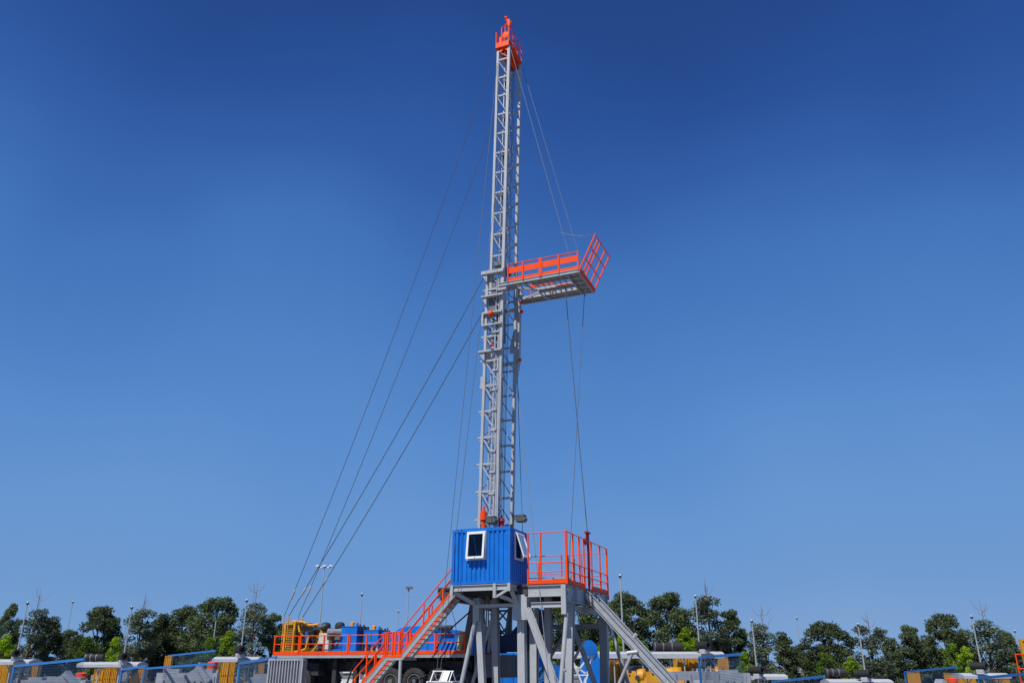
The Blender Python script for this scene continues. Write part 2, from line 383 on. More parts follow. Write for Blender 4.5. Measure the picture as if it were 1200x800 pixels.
# thin glazing: mix of transparent and glossy
_t = _n.new('ShaderNodeBsdfTransparent'); _t.inputs[0].default_value = (.42, .5, .56, 1); _g = _n.new('ShaderNodeBsdfGlossy'); _g.inputs['Roughness'].default_value = .03
_f = _n.new('ShaderNodeFresnel'); _f.inputs[0].default_value = 1.5; _x = _n.new('ShaderNodeMixShader')
_lk = glass.node_tree.links; _lk.new(_f.outputs[0], _x.inputs[0]); _lk.new(_t.outputs[0], _x.inputs[1]); _lk.new(_g.outputs[0], _x.inputs[2]); _lk.new(_x.outputs[0], _n['Material Output'].inputs[0])
def window(fn, win, ang):
    s0, s1, z0, z1 = win; k = .085
    def ring(mb, T, s0, s1, z0, z1, k, t0, t1):
        for (x0, x1, y0, y1) in ((s0, s1, z0, z0 + k), (s0, s1, z1 - k, z1), (s0, s0 + k, z0 + k, z1 - k), (s1 - k, s1, z0 + k, z1 - k)):
            vs = [T(x, t, y) for t in (t0, t1) for y in (y0, y1) for x in (x0, x1)]
            mb.add(vs, [(0, 1, 3, 2), (4, 6, 7, 5), (0, 4, 5, 1), (2, 3, 7, 6), (0, 2, 6, 4), (1, 5, 7, 3)])
    mb = MB(); ring(mb, lambda s, t, z: fn(s, t, z), s0 - .02, s1 + .02, z0 - .02, z1 + .02, k, -.05, .045)
    w = mb.build('window', 'white', cb)
    ca, sa = math.cos(ang), math.sin(ang); zt = z1 - .01
    def T(s, t, z): h = zt - z; return fn(s, .055 + t * ca + h * sa, zt - h * ca + t * sa)
    mb = MB(); ring(mb, T, s0 + .01, s1 - .01, z0 + .01, zt, .10, 0, .05); sash = mb.build('sash', 'white', w)
    mb = MB(); i = .10
    vs = [T(x, .025, y) for y in (z0 + i, zt - i) for x in (s0 + i, s1 - i)]
    mb.add(vs, [(0, 1, 3, 2)]); mb.build('pane', glass, w)
    mb = MB(); sm = (s0 + s1) / 2
    mb.bar(fn(sm, .0, z0 + .05), T(sm, 0, z0 + .06), .02); mb.bar(T(sm - .02, .05, z0 + .02), T(sm + .02, .07, z0 + .11), .03); mb.build('stay', 'white', w)
WFx = lambda s, t, z: (-W + s, .012 - t, FZ + z)
WRx = lambda s, t, z: (-.012 + t, s, FZ + z)
window(WFx, WF, R(7)); window(WRx, WR, R(18))

# ================================================================== STAIRS
def stair(name, label, base, top, bot, b0, b1, ntread, rails):
    st = rig(name, label, 'staircase', base)
    top, bot = Vector((top[0], 0, top[1])), Vector((bot[0], 0, bot[1])); d = (top - bot).normalized(); nrm = Vector((-d.z, 0, d.x))
    for b in (b0, b1):
        y = Vector((0, b, 0))
        mb = MB(); mb.ibeam(bot + y, top + y, .06, .22, .02, up=nrm); mb.build('stringer', 'galv', st)
        mb = MB(); mb.bar(bot + y + nrm * .16, top + y + nrm * .16, .05, .085, up=nrm); mb.build('toe_strip', 'orange', st)
        mb = MB()
        for h in (.55, 1.02): mb.tube(bot + y + nrm * .2 + Vector((0, 0, h)), top + y + nrm * .2 + Vector((0, 0, h)), .028, 6)
        r = mb.build('handrail', 'orange', st)
        for t, hh in rails: 
            c = bot.lerp(top, t) + y + nrm * .1
            MB().bar(c, c + Vector((0, 0, hh + .12)), .06).build('post', 'orange', r)
    for i in range(ntread):
        c = bot.lerp(top, (i + .5) / ntread); MB().box(c + Vector((-.11, b0 + .04, -.055)), c + Vector((.13, b1 - .04, -.02))).build('tread', 'grating', st)
    return st
stair('staircase', 'upper orange-railed steel stair flight rising from the landing to the blue cabin', (-5.8, 1.0, 1.8), (-3.0, 4.68), (-5.78, 1.74), .62, 1.45, 15, ((.02, 1.0), (.42, 1.0), (.52, .55), (.78, .55), (.98, 1.0)))
stair('staircase', 'lower orange-railed steel stair flight from the ground up to the landing', (-8.3, 1.0, 0), (-6.55, 1.74), (-8.25, 0), .62, 1.45, 9, ((.06, .55), (.4, 1.0), (.66, .55), (.98, 1.0)))
ld = rig('stair_landing', 'grey landing platform with orange rails between the two stair flights', 'landing', (-6.1, 1, 0))
MB().box((-6.6, .6, 1.66), (-5.72, 2.0, 1.78)).build('deck', 'galv', ld)
MB().box((-6.58, .585, 1.785), (-5.76, .61, 1.87)).build('toe_board', 'orange', ld)
railing(ld, 'railing', (-6.55, .62, 1.78), (-5.78, .62, 1.78), (.0, .35, .55, 1), (1.12, .6), post_r=.03)
railing(ld, 'railing', (-6.55, 1.48, 1.78), (-5.78, 1.48, 1.78), (.2, .75), (1.12, .6), post_r=.045)
for a in (-5.85,): MB().tube((a, .68, 0), (a, .68, 1.66), .075, 10).build('leg', 'steel', ld)
MB().tube((-6.5, 1.9, 0), (-6.5, 1.9, 1.66), .06, 10).build('leg', 'steel', ld)

# ================================================================== CARRIER TRUCK
DZ = 1.95; TB0, TB1 = 2.6, 6.0
tk = rig('carrier_truck', 'long rig carrier truck with orange-railed deck of engines, left of the drill floor', 'truck', (-9, 4.3, 0))
MB().box((-14.7, TB0, DZ - .07), (-3.3, TB1, DZ)).build('deck', 'grating', tk)
mb = MB(); mb.box((-14.7, TB0 - .03, DZ - .16), (-3.3, TB0 - .002, DZ - .03)); mb.build('deck_edge', 'galv', tk)
mb = MB()
for i in range(24): mb.box((-14.6 + i * .48, TB0 + .05, DZ - .28), (-14.54 + i * .48, TB1 - .1, DZ - .075))
mb.build('deck_bearer', 'chassis', tk)
mb = MB()
for b in (3.7, 4.8): mb.ibeam((-14.6, b, DZ - .55), (-2.4, b, DZ - .55), .2, .54)
mb.box((-13.2, 3.0, .95), (-12.0, 3.6, 1.55)); mb.box((-8.4, 5.2, 1.0), (-3.4, 5.3, 1.6)); mb.box((-10.6, 3.4, 1.15), (-3.4, 3.55, 1.62))
mb.build('chassis', 'chassis', tk)
for a0, a1 in ((-14.65, -13.04), (-13.0, -10.02), (-9.98, -7.9), (-7.86, -5.0), (-4.95, -3.4)):
    mb = MB(); mb.box((a0, TB0 - .03, DZ), (a1, TB0, DZ + .16)); mb.build('toe_board', 'orange', tk)
    nP = max(2, int((a1 - a0) / 1.0) + 1)
    railing(tk, 'railing', (a0 + .03, TB0 - .01, DZ), (a1 - .03, TB0 - .01, DZ), [i / (nP - 1) for i in range(nP)], (.92, .52), post_r=.034, rail_r=.026)
mb = MB(); mb.box((-14.65, TB1 - .02, DZ), (-3.4, TB1 + .01, DZ + .14)); mb.build('toe_board', 'orange', tk)
railing(tk, 'railing', (-14.65, TB1, DZ), (-3.4, TB1, DZ), [i / 11 for i in range(12)], (.92, .52), post_r=.03, rail_r=.024)
def wheel(a, b, s, r=.66):
    mb = MB(); w = .42
    mb.lathe((a, b, r + .02), (0, s, 0), [(-w / 2, r * .62), (-w / 2, r * .86), (-w * .42, r * .97), (-w * .2, r), (w * .2, r), (w * .42, r * .97), (w / 2, r * .86), (w * .5, r * .62), (w * .32, r * .56)], 28)
    for k in range(26):
        t = 2 * math.pi * k / 26; c = Vector((a + math.cos(t) * r, b, r + .02 + math.sin(t) * r))
        d = Vector((math.cos(t), 0, math.sin(t))); e = Vector((-d.z, 0, d.x))
        mb.obox(c, d * .02, Vector((0, w * .42, 0)), e * .035)
    t = mb.build('wheel', 'tyre', tk)
    mb = MB(); mb.lathe((a, b, r + .02), (0, s, 0), [(w * .1, r * .55), (w * .42, r * .57), (w * .44, r * .5), (w * .2, r * .42), (w * .22, r * .2), (w * .5, r * .18), (w * .52, .02)], 20)
    for k in range(8):
        t2 = 2 * math.pi * k / 8; mb.tube((a + math.cos(t2) * r * .3, b + s * w * .2, r + .02 + math.sin(t2) * r * .3), (a + math.cos(t2) * r * .3, b + s * w * .28, r + .02 + math.sin(t2) * r * .3), .03, 6)
    mb.build('rim', 'steel2', t)
for a in (-7.62, -6.30, -4.95, -3.75, -14.35, -13.0):
    wheel(a, 3.05, -1); wheel(a, 5.55, 1)
mb = MB(); mb.lathe((-9.6, 3.3, 1.28), (1, 0, 0), [(0, .1), (.05, .26), (1.2, .26), (1.25, .1)], 16); mb.build('air_tank', 'steel2', tk)
for a in (-11.0, -9.75):
    MB().box((a - .12, 2.95, .25), (a + .12, 3.2, DZ - .1)).box((a - .3, 2.8, .02), (a + .3, 3.35, .25)).build('levelling_jack', 'chassis', tk)
mb = MB(); mb.tube((-10.3, 3.0, .3), (-9.9, 3.0, 1.5), .05); mb.build('jack_brace', 'chassis', tk)
# radiator with yellow frame
rd = MB(); 
for a in (-14.55, -13.95):
    for b in (3.3, 5.2): rd.box((a - .06, b - .06, DZ), (a + .06, b + .06, 3.62))
for z in (DZ + .06, 3.55):
    for b in (3.3, 5.2): rd.box((-14.49, b - .05, z - .07), (-14.01, b + .05, z + .07))
    for a in (-14.55, -13.95): rd.box((a - .07, 3.4, z - .07), (a + .07, 5.1, z + .07))
rad = rd.build('radiator', 'yellow', tk)
mb = MB(); mb.box((-14.47, 3.40, DZ + .14), (-14.04, 5.1, 3.46)); mb.build('radiator_core', 'core', rad)
mb = MB()
for i in range(12): mb.tube((-14.49, 3.30, DZ + .2 + i * .115), (-14.01, 3.30, DZ + .2 + i * .115), .009, 5)
mb.build('guard', 'yellow', rad)
# engine
en = MB(); en.box((-13.9, 3.9, DZ + .3), (-12.2, 5.0, DZ + 1.0)); en.box((-13.8, 4.0, DZ + .02), (-12.3, 4.9, DZ + .3)); en.box((-13.4, 4.1, DZ + 1.0), (-12.2, 4.9, DZ + 1.28))
eng = en.build('engine', 'yellow', tk)
mb = MB()
for k in range(6): mb.box((-13.85 + k * .27, 3.78, DZ + .35), (-13.7 + k * .27, 3.9, DZ + .85))
mb.box((-13.8, 3.6, DZ + 1.15), (-13.0, 3.8, DZ + 1.25)); mb.box((-13.75, 3.62, DZ + .6), (-13.5, 3.82, DZ + 1.1)); mb.box((-13.1, 3.65, DZ + .7), (-12.95, 3.9, DZ + 1.2)); mb.build('cylinder_heads', 'black', eng)
mb = MB(); mb.path([(-14.1, 3.5, 3.6), (-13.9, 3.5, 3.45), (-13.75, 3.5, 3.1), (-13.6, 3.6, 2.9)], .06, 8); mb.path([(-14.2, 3.4, 3.66), (-13.6, 3.5, 3.62), (-13.2, 3.6, 3.45), (-12.7, 3.7, 3.5)], .06, 8)
mb.path([(-14.1, 3.35, 2.1), (-13.6, 3.35, 2.12), (-13.2, 3.4, 2.25), (-13.1, 3.45, 2.9)], .06, 8); mb.path([(-13.0, 3.5, 2.0), (-12.6, 3.5, 2.35), (-12.4, 3.6, 2.9)], .05, 8); mb.build('coolant_pipe', 'yellow', eng)
mb = MB()
for k in range(7): mb.path([(-13.8 + k * .22, 3.62, DZ + .2), (-13.75 + k * .22, 3.5, DZ + .5 + .1 * (k % 3)), (-13.7 + k * .22, 3.7, DZ + .95 + .12 * (k % 2))], .022, 6)
mb.path([(-12.6, 3.4, DZ + .1), (-12.2, 3.3, DZ + .35), (-11.8, 3.3, DZ + .2), (-11.2, 3.25, DZ + .45), (-10.9, 3.3, DZ + .9)], .03, 6); mb.build('hose', 'black', eng)
mb = MB(); mb.box((-13.6, 3.7, DZ + 1.3), (-12.9, 4.2, DZ + 1.42)); mb.tube((-13.0, 3.8, DZ + 1.3), (-12.3, 3.8, DZ + 1.5), .09, 8); mb.box((-12.9, 3.75, DZ + .2), (-12.55, 3.9, DZ + .55)); mb.build('engine_fitting', 'steel2', eng)
mb = MB(); mb.box((-13.55, 3.66, DZ + 1.0), (-13.3, 3.78, DZ + 1.14)); mb.build('sensor', 'white', eng)
mb = MB(); mb.tube((-13.28, 3.55, DZ + .62), (-13.28, 3.55, DZ + 1.15), .11, 10); mb.build('fuel_filter', 'blue2', eng)
for a in (-12.45, -11.55):
    mb = MB(); mb.lathe((a, 4.0, 3.15), (0, 0, 1), [(0, .2), (.12, .27), (.3, .27), (.42, .2), (.46, .05)], 16); mb.build('air_filter', 'black', tk)
mb = MB(); mb.lathe((-12.2, 3.9, 3.1), (1, 0, 0), [(0, .1), (.06, .21), (1.15, .21), (1.22, .1), (1.7, .1)], 16); mb.build('muffler', 'chrome', tk)
mb = MB(); mb.path([(-10.75, 3.9, 3.1), (-10.5, 3.9, 3.14), (-10.45, 3.9, 3.35)], .07, 8); mb.tube((-11.2, 3.9, 2.2), (-11.2, 3.9, 3.05), .06); mb.build('exhaust_pipe', 'steel2', tk)
mb = MB(); mb.box((-12.35, 3.3, DZ + .52), (-11.85, 3.6, DZ + 1.08)); mb.build('white_box', 'eggshell', tk)
mb = MB(); mb.box((-12.4, 3.35, DZ), (-11.9, 3.65, DZ + .5)); mb.build('battery_box', 'black', tk)
mb = MB(); mb.box((-11.85, 3.05, DZ), (-11.55, 3.35, DZ + .72)); mb.build('white_box', 'eggshell', tk)
mb = MB(); mb.box((-11.5, 3.3, DZ), (-10.9, 3.8, DZ + .3)); mb.lathe((-11.4, 3.5, DZ + .45), (1, 0, 0), [(0, .1), (.05, .2), (.5, .2), (.55, .1)], 14); mb.box((-11.0, 3.4, DZ + .3), (-10.9, 3.7, DZ + .7)); mb.build('electric_motor', 'blue2', tk)
mb = MB(); mb.box((-12.1, 4.4, DZ), (-10.9, 5.2, DZ + .95)); mb.build('gearbox', 'steel2', tk)
# oil tanks
def tank(a0, a1, z0, z1, b0, b1):
    mb = MB(); mb.box((a0, b0, z0), (a1, b1, z1)); mb.box((a0 - .02, b0 - .02, z1), (a1 + .02, b1 + .02, z1 + .03))
    t = mb.build('hydraulic_tank', 'blue', tk); am = (a0 + a1) / 2
    mb = MB(); mb.lathe((am - .05, b0 + .35, z1 + .03), (0, 0, 1), [(0, .11), (.2, .11), (.24, .07)], 12); mb.build('breather_cap', 'amber', t)
    mb = MB(); mb.lathe((am + .22, b0 + .4, z1 + .03), (0, 0, 1), [(0, .07), (.16, .07), (.2, .04)], 10); mb.build('filler_cap', 'blue2', t)
    mb = MB(); mb.tube((a1 + .02, b0 + .25, z1 - .25), (a1 + .02, b0 + .25, z1 + .12), .05); mb.tube((a1 + .1, b0 + .5, z0 + .1), (a1 + .1, b0 + .5, z1 + .1), .06); mb.tube((a1 + .16, b0 + .8, z0), (a1 + .16, b0 + .8, z1 + .02), .07); mb.build('filter_housing', 'chassis', t)
    mb = MB(); mb.bar((am, b0 - .02, z0 + .25), (am, b0 - .02, z0 + .55), .05, .03); mb.build('sight_glass', 'lampglass', t)
    return t
tank(-11.0, -10.05, DZ + .01, 3.32, 3.35, 4.5); tank(-9.60, -8.75, 2.44, 3.12, 3.35, 4.3)
mb = MB()
for a in (-9.5, -9.15, -8.85): mb.box((a - .06, 3.45, DZ), (a + .06, 4.2, 2.437))
mb.build('tank_stand', 'galv', tk)
mb = MB(); mb.box((-8.72, 3.6, DZ), (-8.2, 4.4, 3.05)); mb.tube((-8.3, 3.5, 2.4), (-8.3, 3.5, 3.25), .04); mb.build('filter_cabinet', 'blue2', tk)
# drawworks guard
pr = [(-9.0, 2.0), (-9.0, 2.32), (-8.7, 2.5), (-8.35, 2.82), (-8.0, 3.02), (-7.6, 3.22), (-7.25, 3.3), (-6.0, 3.3), (-5.75, 3.2), (-5.6, 2.9), (-5.6, 2.0)]
mb = MB(); mb.prism([(a, 3.6, z) for a, z in pr], (0, 1.9, 0)); dw = mb.build('drawworks_guard', 'blue', tk)
mb = MB(); 
for a in (-7.9, -6.9, -6.0): mb.box((a - .03, 3.57, 2.0), (a + .03, 3.597, 2.9))
mb.build('guard_rib', 'blue2', dw)
mb = MB(); mb.prism([(a, 3.7, z) for a, z in ((-5.5, 1.96), (-5.5, 2.7), (-5.3, 3.1), (-4.9, 3.12), (-4.6, 2.85), (-4.45, 2.9), (-4.25, 2.6), (-4.1, 1.96))], (0, 1.5, 0)); b2 = mb.build('brake_housing', 'blue2', tk)
mb = MB()
for k in range(5): mb.bar((-5.35 + k * .24, 3.62, 2.02), (-5.05 + k * .24, 3.62, 2.62), .06, .1)
mb.build('housing_fin', 'blue', b2)
mb = MB(); mb.lathe((-5.35, 3.5, 3.2), (1, 0, 0), [(0, .05), (.03, .11), (.75, .11), (.78, .05)], 12); mb.build('drum_shaft', 'chassis', tk)
# mast raising cylinder
mb = MB(); mb.tube((-4.02, 3.2, DZ), (-3.86, 3.2, 3.0), .16, 14); mb.build('cylinder_cap', 'cream', tk)
mb = MB(); mb.bar((-3.78, 3.3, DZ + .1), (-3.28, 3.3, 4.75), .24, .2, up=(0, 1, 0)); mb.build('raising_cylinder', 'steel2', tk)
# mast rest, tail hanging box and cover
mb = MB(); mb.box((-3.1, 3.0, .9), (-1.2, 5.6, DZ - .05)); mb.build('tail_box', 'steel2', tk)
pc = [(-2.6, 2.05), (-2.6, 2.75), (-1.5, 2.8), (-1.05, 3.2), (-.55, 3.9), (-.1, 4.0), (-.1, 3.0), (-.6, 2.55), (-1.1, 2.05)]
mb = MB(); mb.prism([(a, 3.4, z) for a, z in pc], (0, 1.6, 0)); mb.build('belt_cover', 'navy', tk)
mb = MB(); mb.box((-3.25, 3.1, DZ), (-2.55, 3.4, 2.85)); mb.build('tail_cabinet', 'blue2', tk)

mb = MB(); mb.path([(-4.9, 2.5, 2.2), (-4.6, 2.5, 2.75), (-3.9, 2.5, 3.3), (-3.1, 2.5, 3.9)], .035, 6)
rigmesh(mb, 'hose', 'black', 'black hose slanting from the truck deck up beneath the blue cabin', 'hose', (-4.9, 2.5, 2.2))
mb = MB(); mb.path([(-5.0, 2.8, 4.1), (-4.7, 2.8, 4.3), (-4.35, 2.8, 4.1), (-4.1, 2.8, 3.5), (-4.0, 2.8, 2.95)], .014, 6)
rigmesh(mb, 'cable', 'rope', 'thin dark cable looping beside the upper stair flight', 'cable', (-4.0, 2.8, 2.95))

# ================================================================== MAST
ms = rig('derrick_mast', 'tall grey lattice drilling mast with orange crown and racking platform', 'mast', (-2.5, 4.3, 2.0))
def mc(z): return -2.632 + (z - 2.0) * .0212
YC = 4.3
def mp(x, y, z): return Vector((mc(z) + x, YC + y, z))
ax = (mp(0, 0, 10) - mp(0, 0, 0)).normalized()
def lattice(z0, z1, dx, dy, lw, step, zstart, over=0, rear=True, dl=None):
    dl = dl or dx
    for sx in (-1, 1):
        for sy in (-1, 1):
            w = lw * (1.15 if sx > 0 else 1)
            MB().bar(mp(dx if sx > 0 else -dl, sy * dy, z0), mp(dx if sx > 0 else -dl, sy * dy, z1), w, w, up=(0, 1, 0)).build('leg', 'steel', ms)
    z = zstart; k = 0
    while z < z1 - .3:
        zb = min(z + step, z1 - .12)
        for sy in (-1, 1):
            y = sy * dy
            x0 = -dl - (over if sy < 0 else 0)
            mb = MB(); mb.bar(mp(x0, y - sy * .01, z), mp(dx - lw / 2, y - sy * .01, z), .085, .10)
            if over and sy < 0: mb.prism([mp(x0, y, z - .05), mp(-dl - .06, y, z - .05), mp(-dl - .06, y, z - .26)], (0, .03, 0))
            mb.build('crossbar', 'steel', ms)
            MB().tube(mp(-dl + .05, y + sy * .0, zb - .1), mp(dx - .06, y, z + .1), .034, 6).build('brace', 'steel', ms)
        if rear:
            MB().bar(mp(-dl, -dy + .06, z + .02), mp(-dl, dy - .06, z + .02), .07, .09).build('crossbar', 'steel', ms)
            a = (mp(-dl, -dy + .05, z + .1), mp(-dl, dy - .05, zb - .1)) if k % 2 else (mp(-dl, dy - .05, z + .1), mp(-dl, -dy + .05, zb - .1))
            MB().tube(*a, .032, 6).build('brace', 'steel', ms)
        z += step; k += 1
lattice(2.1, 22.6, .405, 1.04, .15, 1.45, 2.6, over=.26, dl=.55)
lattice(21.2, 38.68, .38, .95, .15, 1.42, 23.6)
# foot V legs
for y in (-1.0, 1.0):
    MB().bar(mp(.45, y, 4.6), mp(.15, y, 2.0), .16, .16, up=(0, 1, 0)).build('foot_leg', 'steel', ms)
    MB().bar(mp(-.45, y * .9, 4.6), mp(.05, y * .9, 2.0), .16, .16, up=(0, 1, 0)).build('foot_leg', 'steel', ms)
for z in (2.6, 3.4):
    MB().tube(mp(-.4, 1.0, z), mp(.4, 1.0, z + .8), .05).build('foot_brace', 'steel', ms); MB().tube(mp(.4, 1.02, z), mp(-.4, 1.02, z + .8), .045).build('foot_brace', 'steel', ms)
# ladder, hydraulic ram, pipes and cables inside
mb = MB()
for y in (-.45, -.1): mb.bar(mp(-.16, y, 3), mp(-.10, y, 37.5), .045, .05, up=(0, 1, 0))
for i in range(112):
    z = 3.2 + i * .305; mb.tube(mp(-.13, -.45, z), mp(-.13, -.1, z), .018, 5)
mb.build('ladder', 'galv', ms)
mb = MB(); mb.tube(mp(-.05, .15, 2.3), mp(-.05, .15, 14), .13, 12); mb.tube(mp(-.05, .15, 14), mp(-.05, .15, 23.4), .10, 12)
for z in (6, 9, 12, 14, 16.5, 19): mb.tube(mp(-.05, .15, z - .08), mp(-.05, .15, z + .08), .17, 12)
mb.build('hydraulic_ram', 'steel', ms)
mb = MB(); mb.tube(mp(-.28, -.75, 3), mp(-.28, -.75, 22.8), .055, 8)
for i in range(13): mb.box(mp(-.36, -.83, 4 + i * 1.45), mp(-.2, -.67, 4.14 + i * 1.45))
mb.build('standpipe', 'galv', ms)
mb = MB(); mb.tube(mp(.22, -1.06, 8.6), mp(.24, -1.02, 22.0), .06, 8); mb.tube(mp(.02, -1.1, 3), mp(.05, -1.06, 22), .04, 8); 
for i in range(16):
    z = 4 + i * 1.13; mb.box(mp(-.04, -1.16, z), mp(.28, -1.02, z + .1))
mb.build('conduit', 'steel', ms)
mb = MB()
for x, y in ((.1, .3), (.18, .5), (.0, .72), (.25, -.2), (-.2, .4)): mb.tube(mp(x * .8, y, 6), mp(x, y, 38), .014, 5)
mb.build('drilling_line', 'rope', ms)
# head of the lower section: collars, locking box
def collar(z, over, th, gus=True):
    mb = MB(); mb.box(mp(-.45 - over, -1.32, z), mp(.52, -.98, z + th)); mb.box(mp(-.45 - over, .98, z), mp(.52, 1.3, z + th)); mb.box(mp(-.45 - over, -.97, z + .01), mp(-.36, .97, z + th - .01))
    if gus: mb.prism([mp(-.45 - over, -1.25, z - .002), mp(-.50, -1.25, z - .002), mp(-.50, -1.25, z - .5)], (0, .08, 0))
    mb.build('collar', 'steel', ms)
collar(22.35, .40, .2); collar(20.9, .36, .10); collar(17.55, .42, .11)
mb = MB(); mb.box(mp(-.76, -1.25, 19.15), mp(-.66, -1.0, 20.0)); mb.box(mp(-.66, -1.26, 19.88), mp(.45, -1.08, 20.0)); mb.box(mp(-.66, -1.26, 19.15), mp(.45, -1.08, 19.26)); mb.box(mp(-.66, -1.0, 19.2), mp(-.56, 1.0, 19.3)); mb.box(mp(-.66, -1.0, 19.8), mp(-.56, 1.0, 19.9)); mb.build('locking_frame', 'steel', ms)
for x, z, r in ((-.10, 19.75, .17), (-.02, 17.85, .10)):
    mb = MB(); mb.ball(mp(x, -1.42, z), r, 12); mb.build('locking_pin', 'orange', ms)
mb = MB(); mb.box(mp(-.42, -1.0, 20.1), mp(-.05, .2, 21.9)); mb.box(mp(.0, -.9, 18.3), mp(.3, -.3, 20.3)); mb.build('guide_block', 'steel2', ms)
mb = MB(); mb.prism([mp(.38, 1.05, 22.0), mp(.38, 1.05, 16.3), mp(.62, 1.05, 17.6), mp(.62, 1.05, 21.2)], (0, .3, 0)); mb.prism([mp(.52, 1.0, 18.2), mp(.05, 1.0, 18.2), mp(.05, 1.0, 18.5), mp(.52, 1.0, 20.7)], (0, .1, 0)); mb.build('support_bracket', 'steel', ms)
mb = MB(); mb.prism([mp(.4, 1.2, 22.5), mp(.58, 1.2, 22.5), mp(.85, 1.2, 21.62), mp(.62, 1.2, 21.60), mp(.4, 1.2, 21.9)], (0, .12, 0)); mb.build('support_bracket', 'galv', ms)
for z in (21.3, 20.7, 17.7):
    mb = MB(); mb.ball(mp(.78 if z > 20 else .72, 1.0, z), .11, 10); mb.build('locking_pin', 'orange', ms)
mb = MB(); mb.box(mp(-.75, -1.1, 15.5), mp(-.50, -.85, 16.2)); mb.build('junction_box', 'galv', ms)
mb = MB(); mb.box(mp(-.30, -.9, 23.0), mp(.2, .7, 23.25)); mb.build('ram_head', 'steel2', ms)
for z in (25.1, 27.9, 30.8, 33.6, 36.4): MB().box(mp(-.2, -.5, z), mp(.12, .1, z + .22)).build('line_guide', 'steel2', ms)
# CROWN
cz = 38.68
cr = MB(); cr.box(mp(-.50, -1.14, cz), mp(.42, -1.0, cz + .40)); cr.box(mp(-.50, 1.0, cz), mp(.42, 1.14, cz + .40)); cr.box(mp(.30, -.98, cz + .05), mp(.40, .98, cz + .38)); cr.box(mp(-.48, -.98, cz + .05), mp(-.38, .98, cz + .38))
for sy in (-1, 1): cr.prism([mp(-.5, sy * 1.03, cz), mp(.4, sy * 1.03, cz), mp(.3, sy * 1.03, cz - .35), mp(.05, sy * 1.03, cz - .12), mp(-.2, sy * 1.03, cz - .35)], (0, .05, 0))
cr.box(mp(-.46, -.97, cz + .385), mp(.38, .97, cz + .42))
crown = cr.build('crown_block', 'orange', ms)
for y in (-.5, -.1, .3, .7):
    mb = MB(); mb.lathe(mp(-.02, y, cz + .25), (0, 1, 0), [(0, .1), (.02, .46), (.06, .40), (.1, .46), (.12, .1)], 20); mb.build('sheave', 'orange', crown)
mb = MB(); mb.box(mp(-.34, -.95, cz + .43), mp(.0, -.6, cz + 1.0)); mb.build('crown_cabinet', 'orange', crown)
mb = MB(); mb.lathe(mp(.18, -1.15, cz + .85), (0, 1, 0), [(-.02, .05), (-.01, .24), (.05, .24), (.06, .05)], 16); mb.build('sheave', 'orange', crown)
def crail(p, q, n, hs):
    mb = MB(); z = Vector((0, 0, 1))
    for h in hs: mb.tube(p + z * h, q + z * h, .035, 6)
    r = mb.build('railing', 'orange', crown)
    for i in range(n + 1): c = p.lerp(q, i / n); MB().tube(c, c + z * max(hs), .038, 6).build('post', 'orange', r)
crail(mp(.42, -1.1, cz + .4), mp(.42, 1.1, cz + .4), 3, (.6, 1.2)); crail(mp(.40, -1.1, cz + .41), mp(-.1, -1.1, cz + .41), 2, (.7, 1.2)); crail(mp(-.48, -1.1, cz + .41), mp(-.48, 1.1, cz + .41), 3, (.5, .9))
mb = MB(); mb.box(mp(.05, .3, cz + .43), mp(.38, .55, cz + .85)); mb.box(mp(.33, -.95, cz + .45), mp(.38, .98, cz + .62)); mb.build('crown_guard', 'orange', crown)
mb = MB()
for y in (-.7, -.2, .35, .8): mb.bar(mp(-.44, y, cz + .28), mp(.3, y, cz + .28), .05, .4)
mb.tube(mp(-.5, -.3, cz + .75), mp(-.5, -.3, cz + 1.3), .05); mb.tube(mp(.1, .9, cz + .56), mp(.1, .9, cz + 1.4), .06); mb.bar(mp(-.4, .1, cz + .75), mp(.3, .1, cz + .75), .3, .35)
mb.bar(mp(.2, -.9, cz - .02), mp(.2, .9, cz - .02), .12, .16); mb.bar(mp(-.25, -.9, cz - .12), mp(-.25, .9, cz - .12), .1, .3); mb.bar(mp(.05, -.9, cz - .2), mp(.05, .9, cz - .2), .08, .4)
mb.build('sheave_support', 'orange', crown)
mb = MB(); mb.tube(mp(.12, -.5, cz + .55), mp(.12, -.5, cz + 2.2), .06, 8); mb.tube(mp(.12, -.5, cz + 2.2), mp(-.06, -.5, cz + 2.85), .08, 8); mb.tube(mp(-.14, -.5, cz + 2.3), mp(.34, -.5, cz + 2.4), .07, 8); mb.box(mp(.08, -.6, cz + 2.1), mp(.22, -.4, cz + 2.65)); mb.ball(mp(-.09, -.5, cz + 2.9), .13, 10); mb.build('beacon_post', 'orange', crown)
# RACKING PLATFORM
rz = 21.5
rp = MB()
for b in (3.0, 5.8): rp.ibeam((-1.95 if b < 4 else -1.62, b, rz), (2.87, b, rz), .12, .2)
rp.ibeam((2.80, 3.07, rz), (2.80, 5.73, rz), .12, .2); rp.ibeam((2.1, 3.07, rz), (2.1, 5.73, rz), .1, .16)
plat = rp.build('racking_platform', 'steel', ms)
mb = MB(); mb.box((-1.3, 3.07, rz + .06), (2.06, 3.62, rz + .09)); mb.build('walkway', 'grating', plat)
mb = MB(); mb.box((2.14, 3.07, rz + .06), (2.74, 5.73, rz + .09)); mb.build('walkway', 'galv', plat)
mb = MB(); mb.box((-1.5, 5.15, rz + .06), (2.06, 5.73, rz + .09))
for b in (5.16, 5.35, 5.54): mb.box((-1.5, b, rz - .06), (2.06, b + .05, rz + .058))
mb.build('walkway', 'grating', plat)
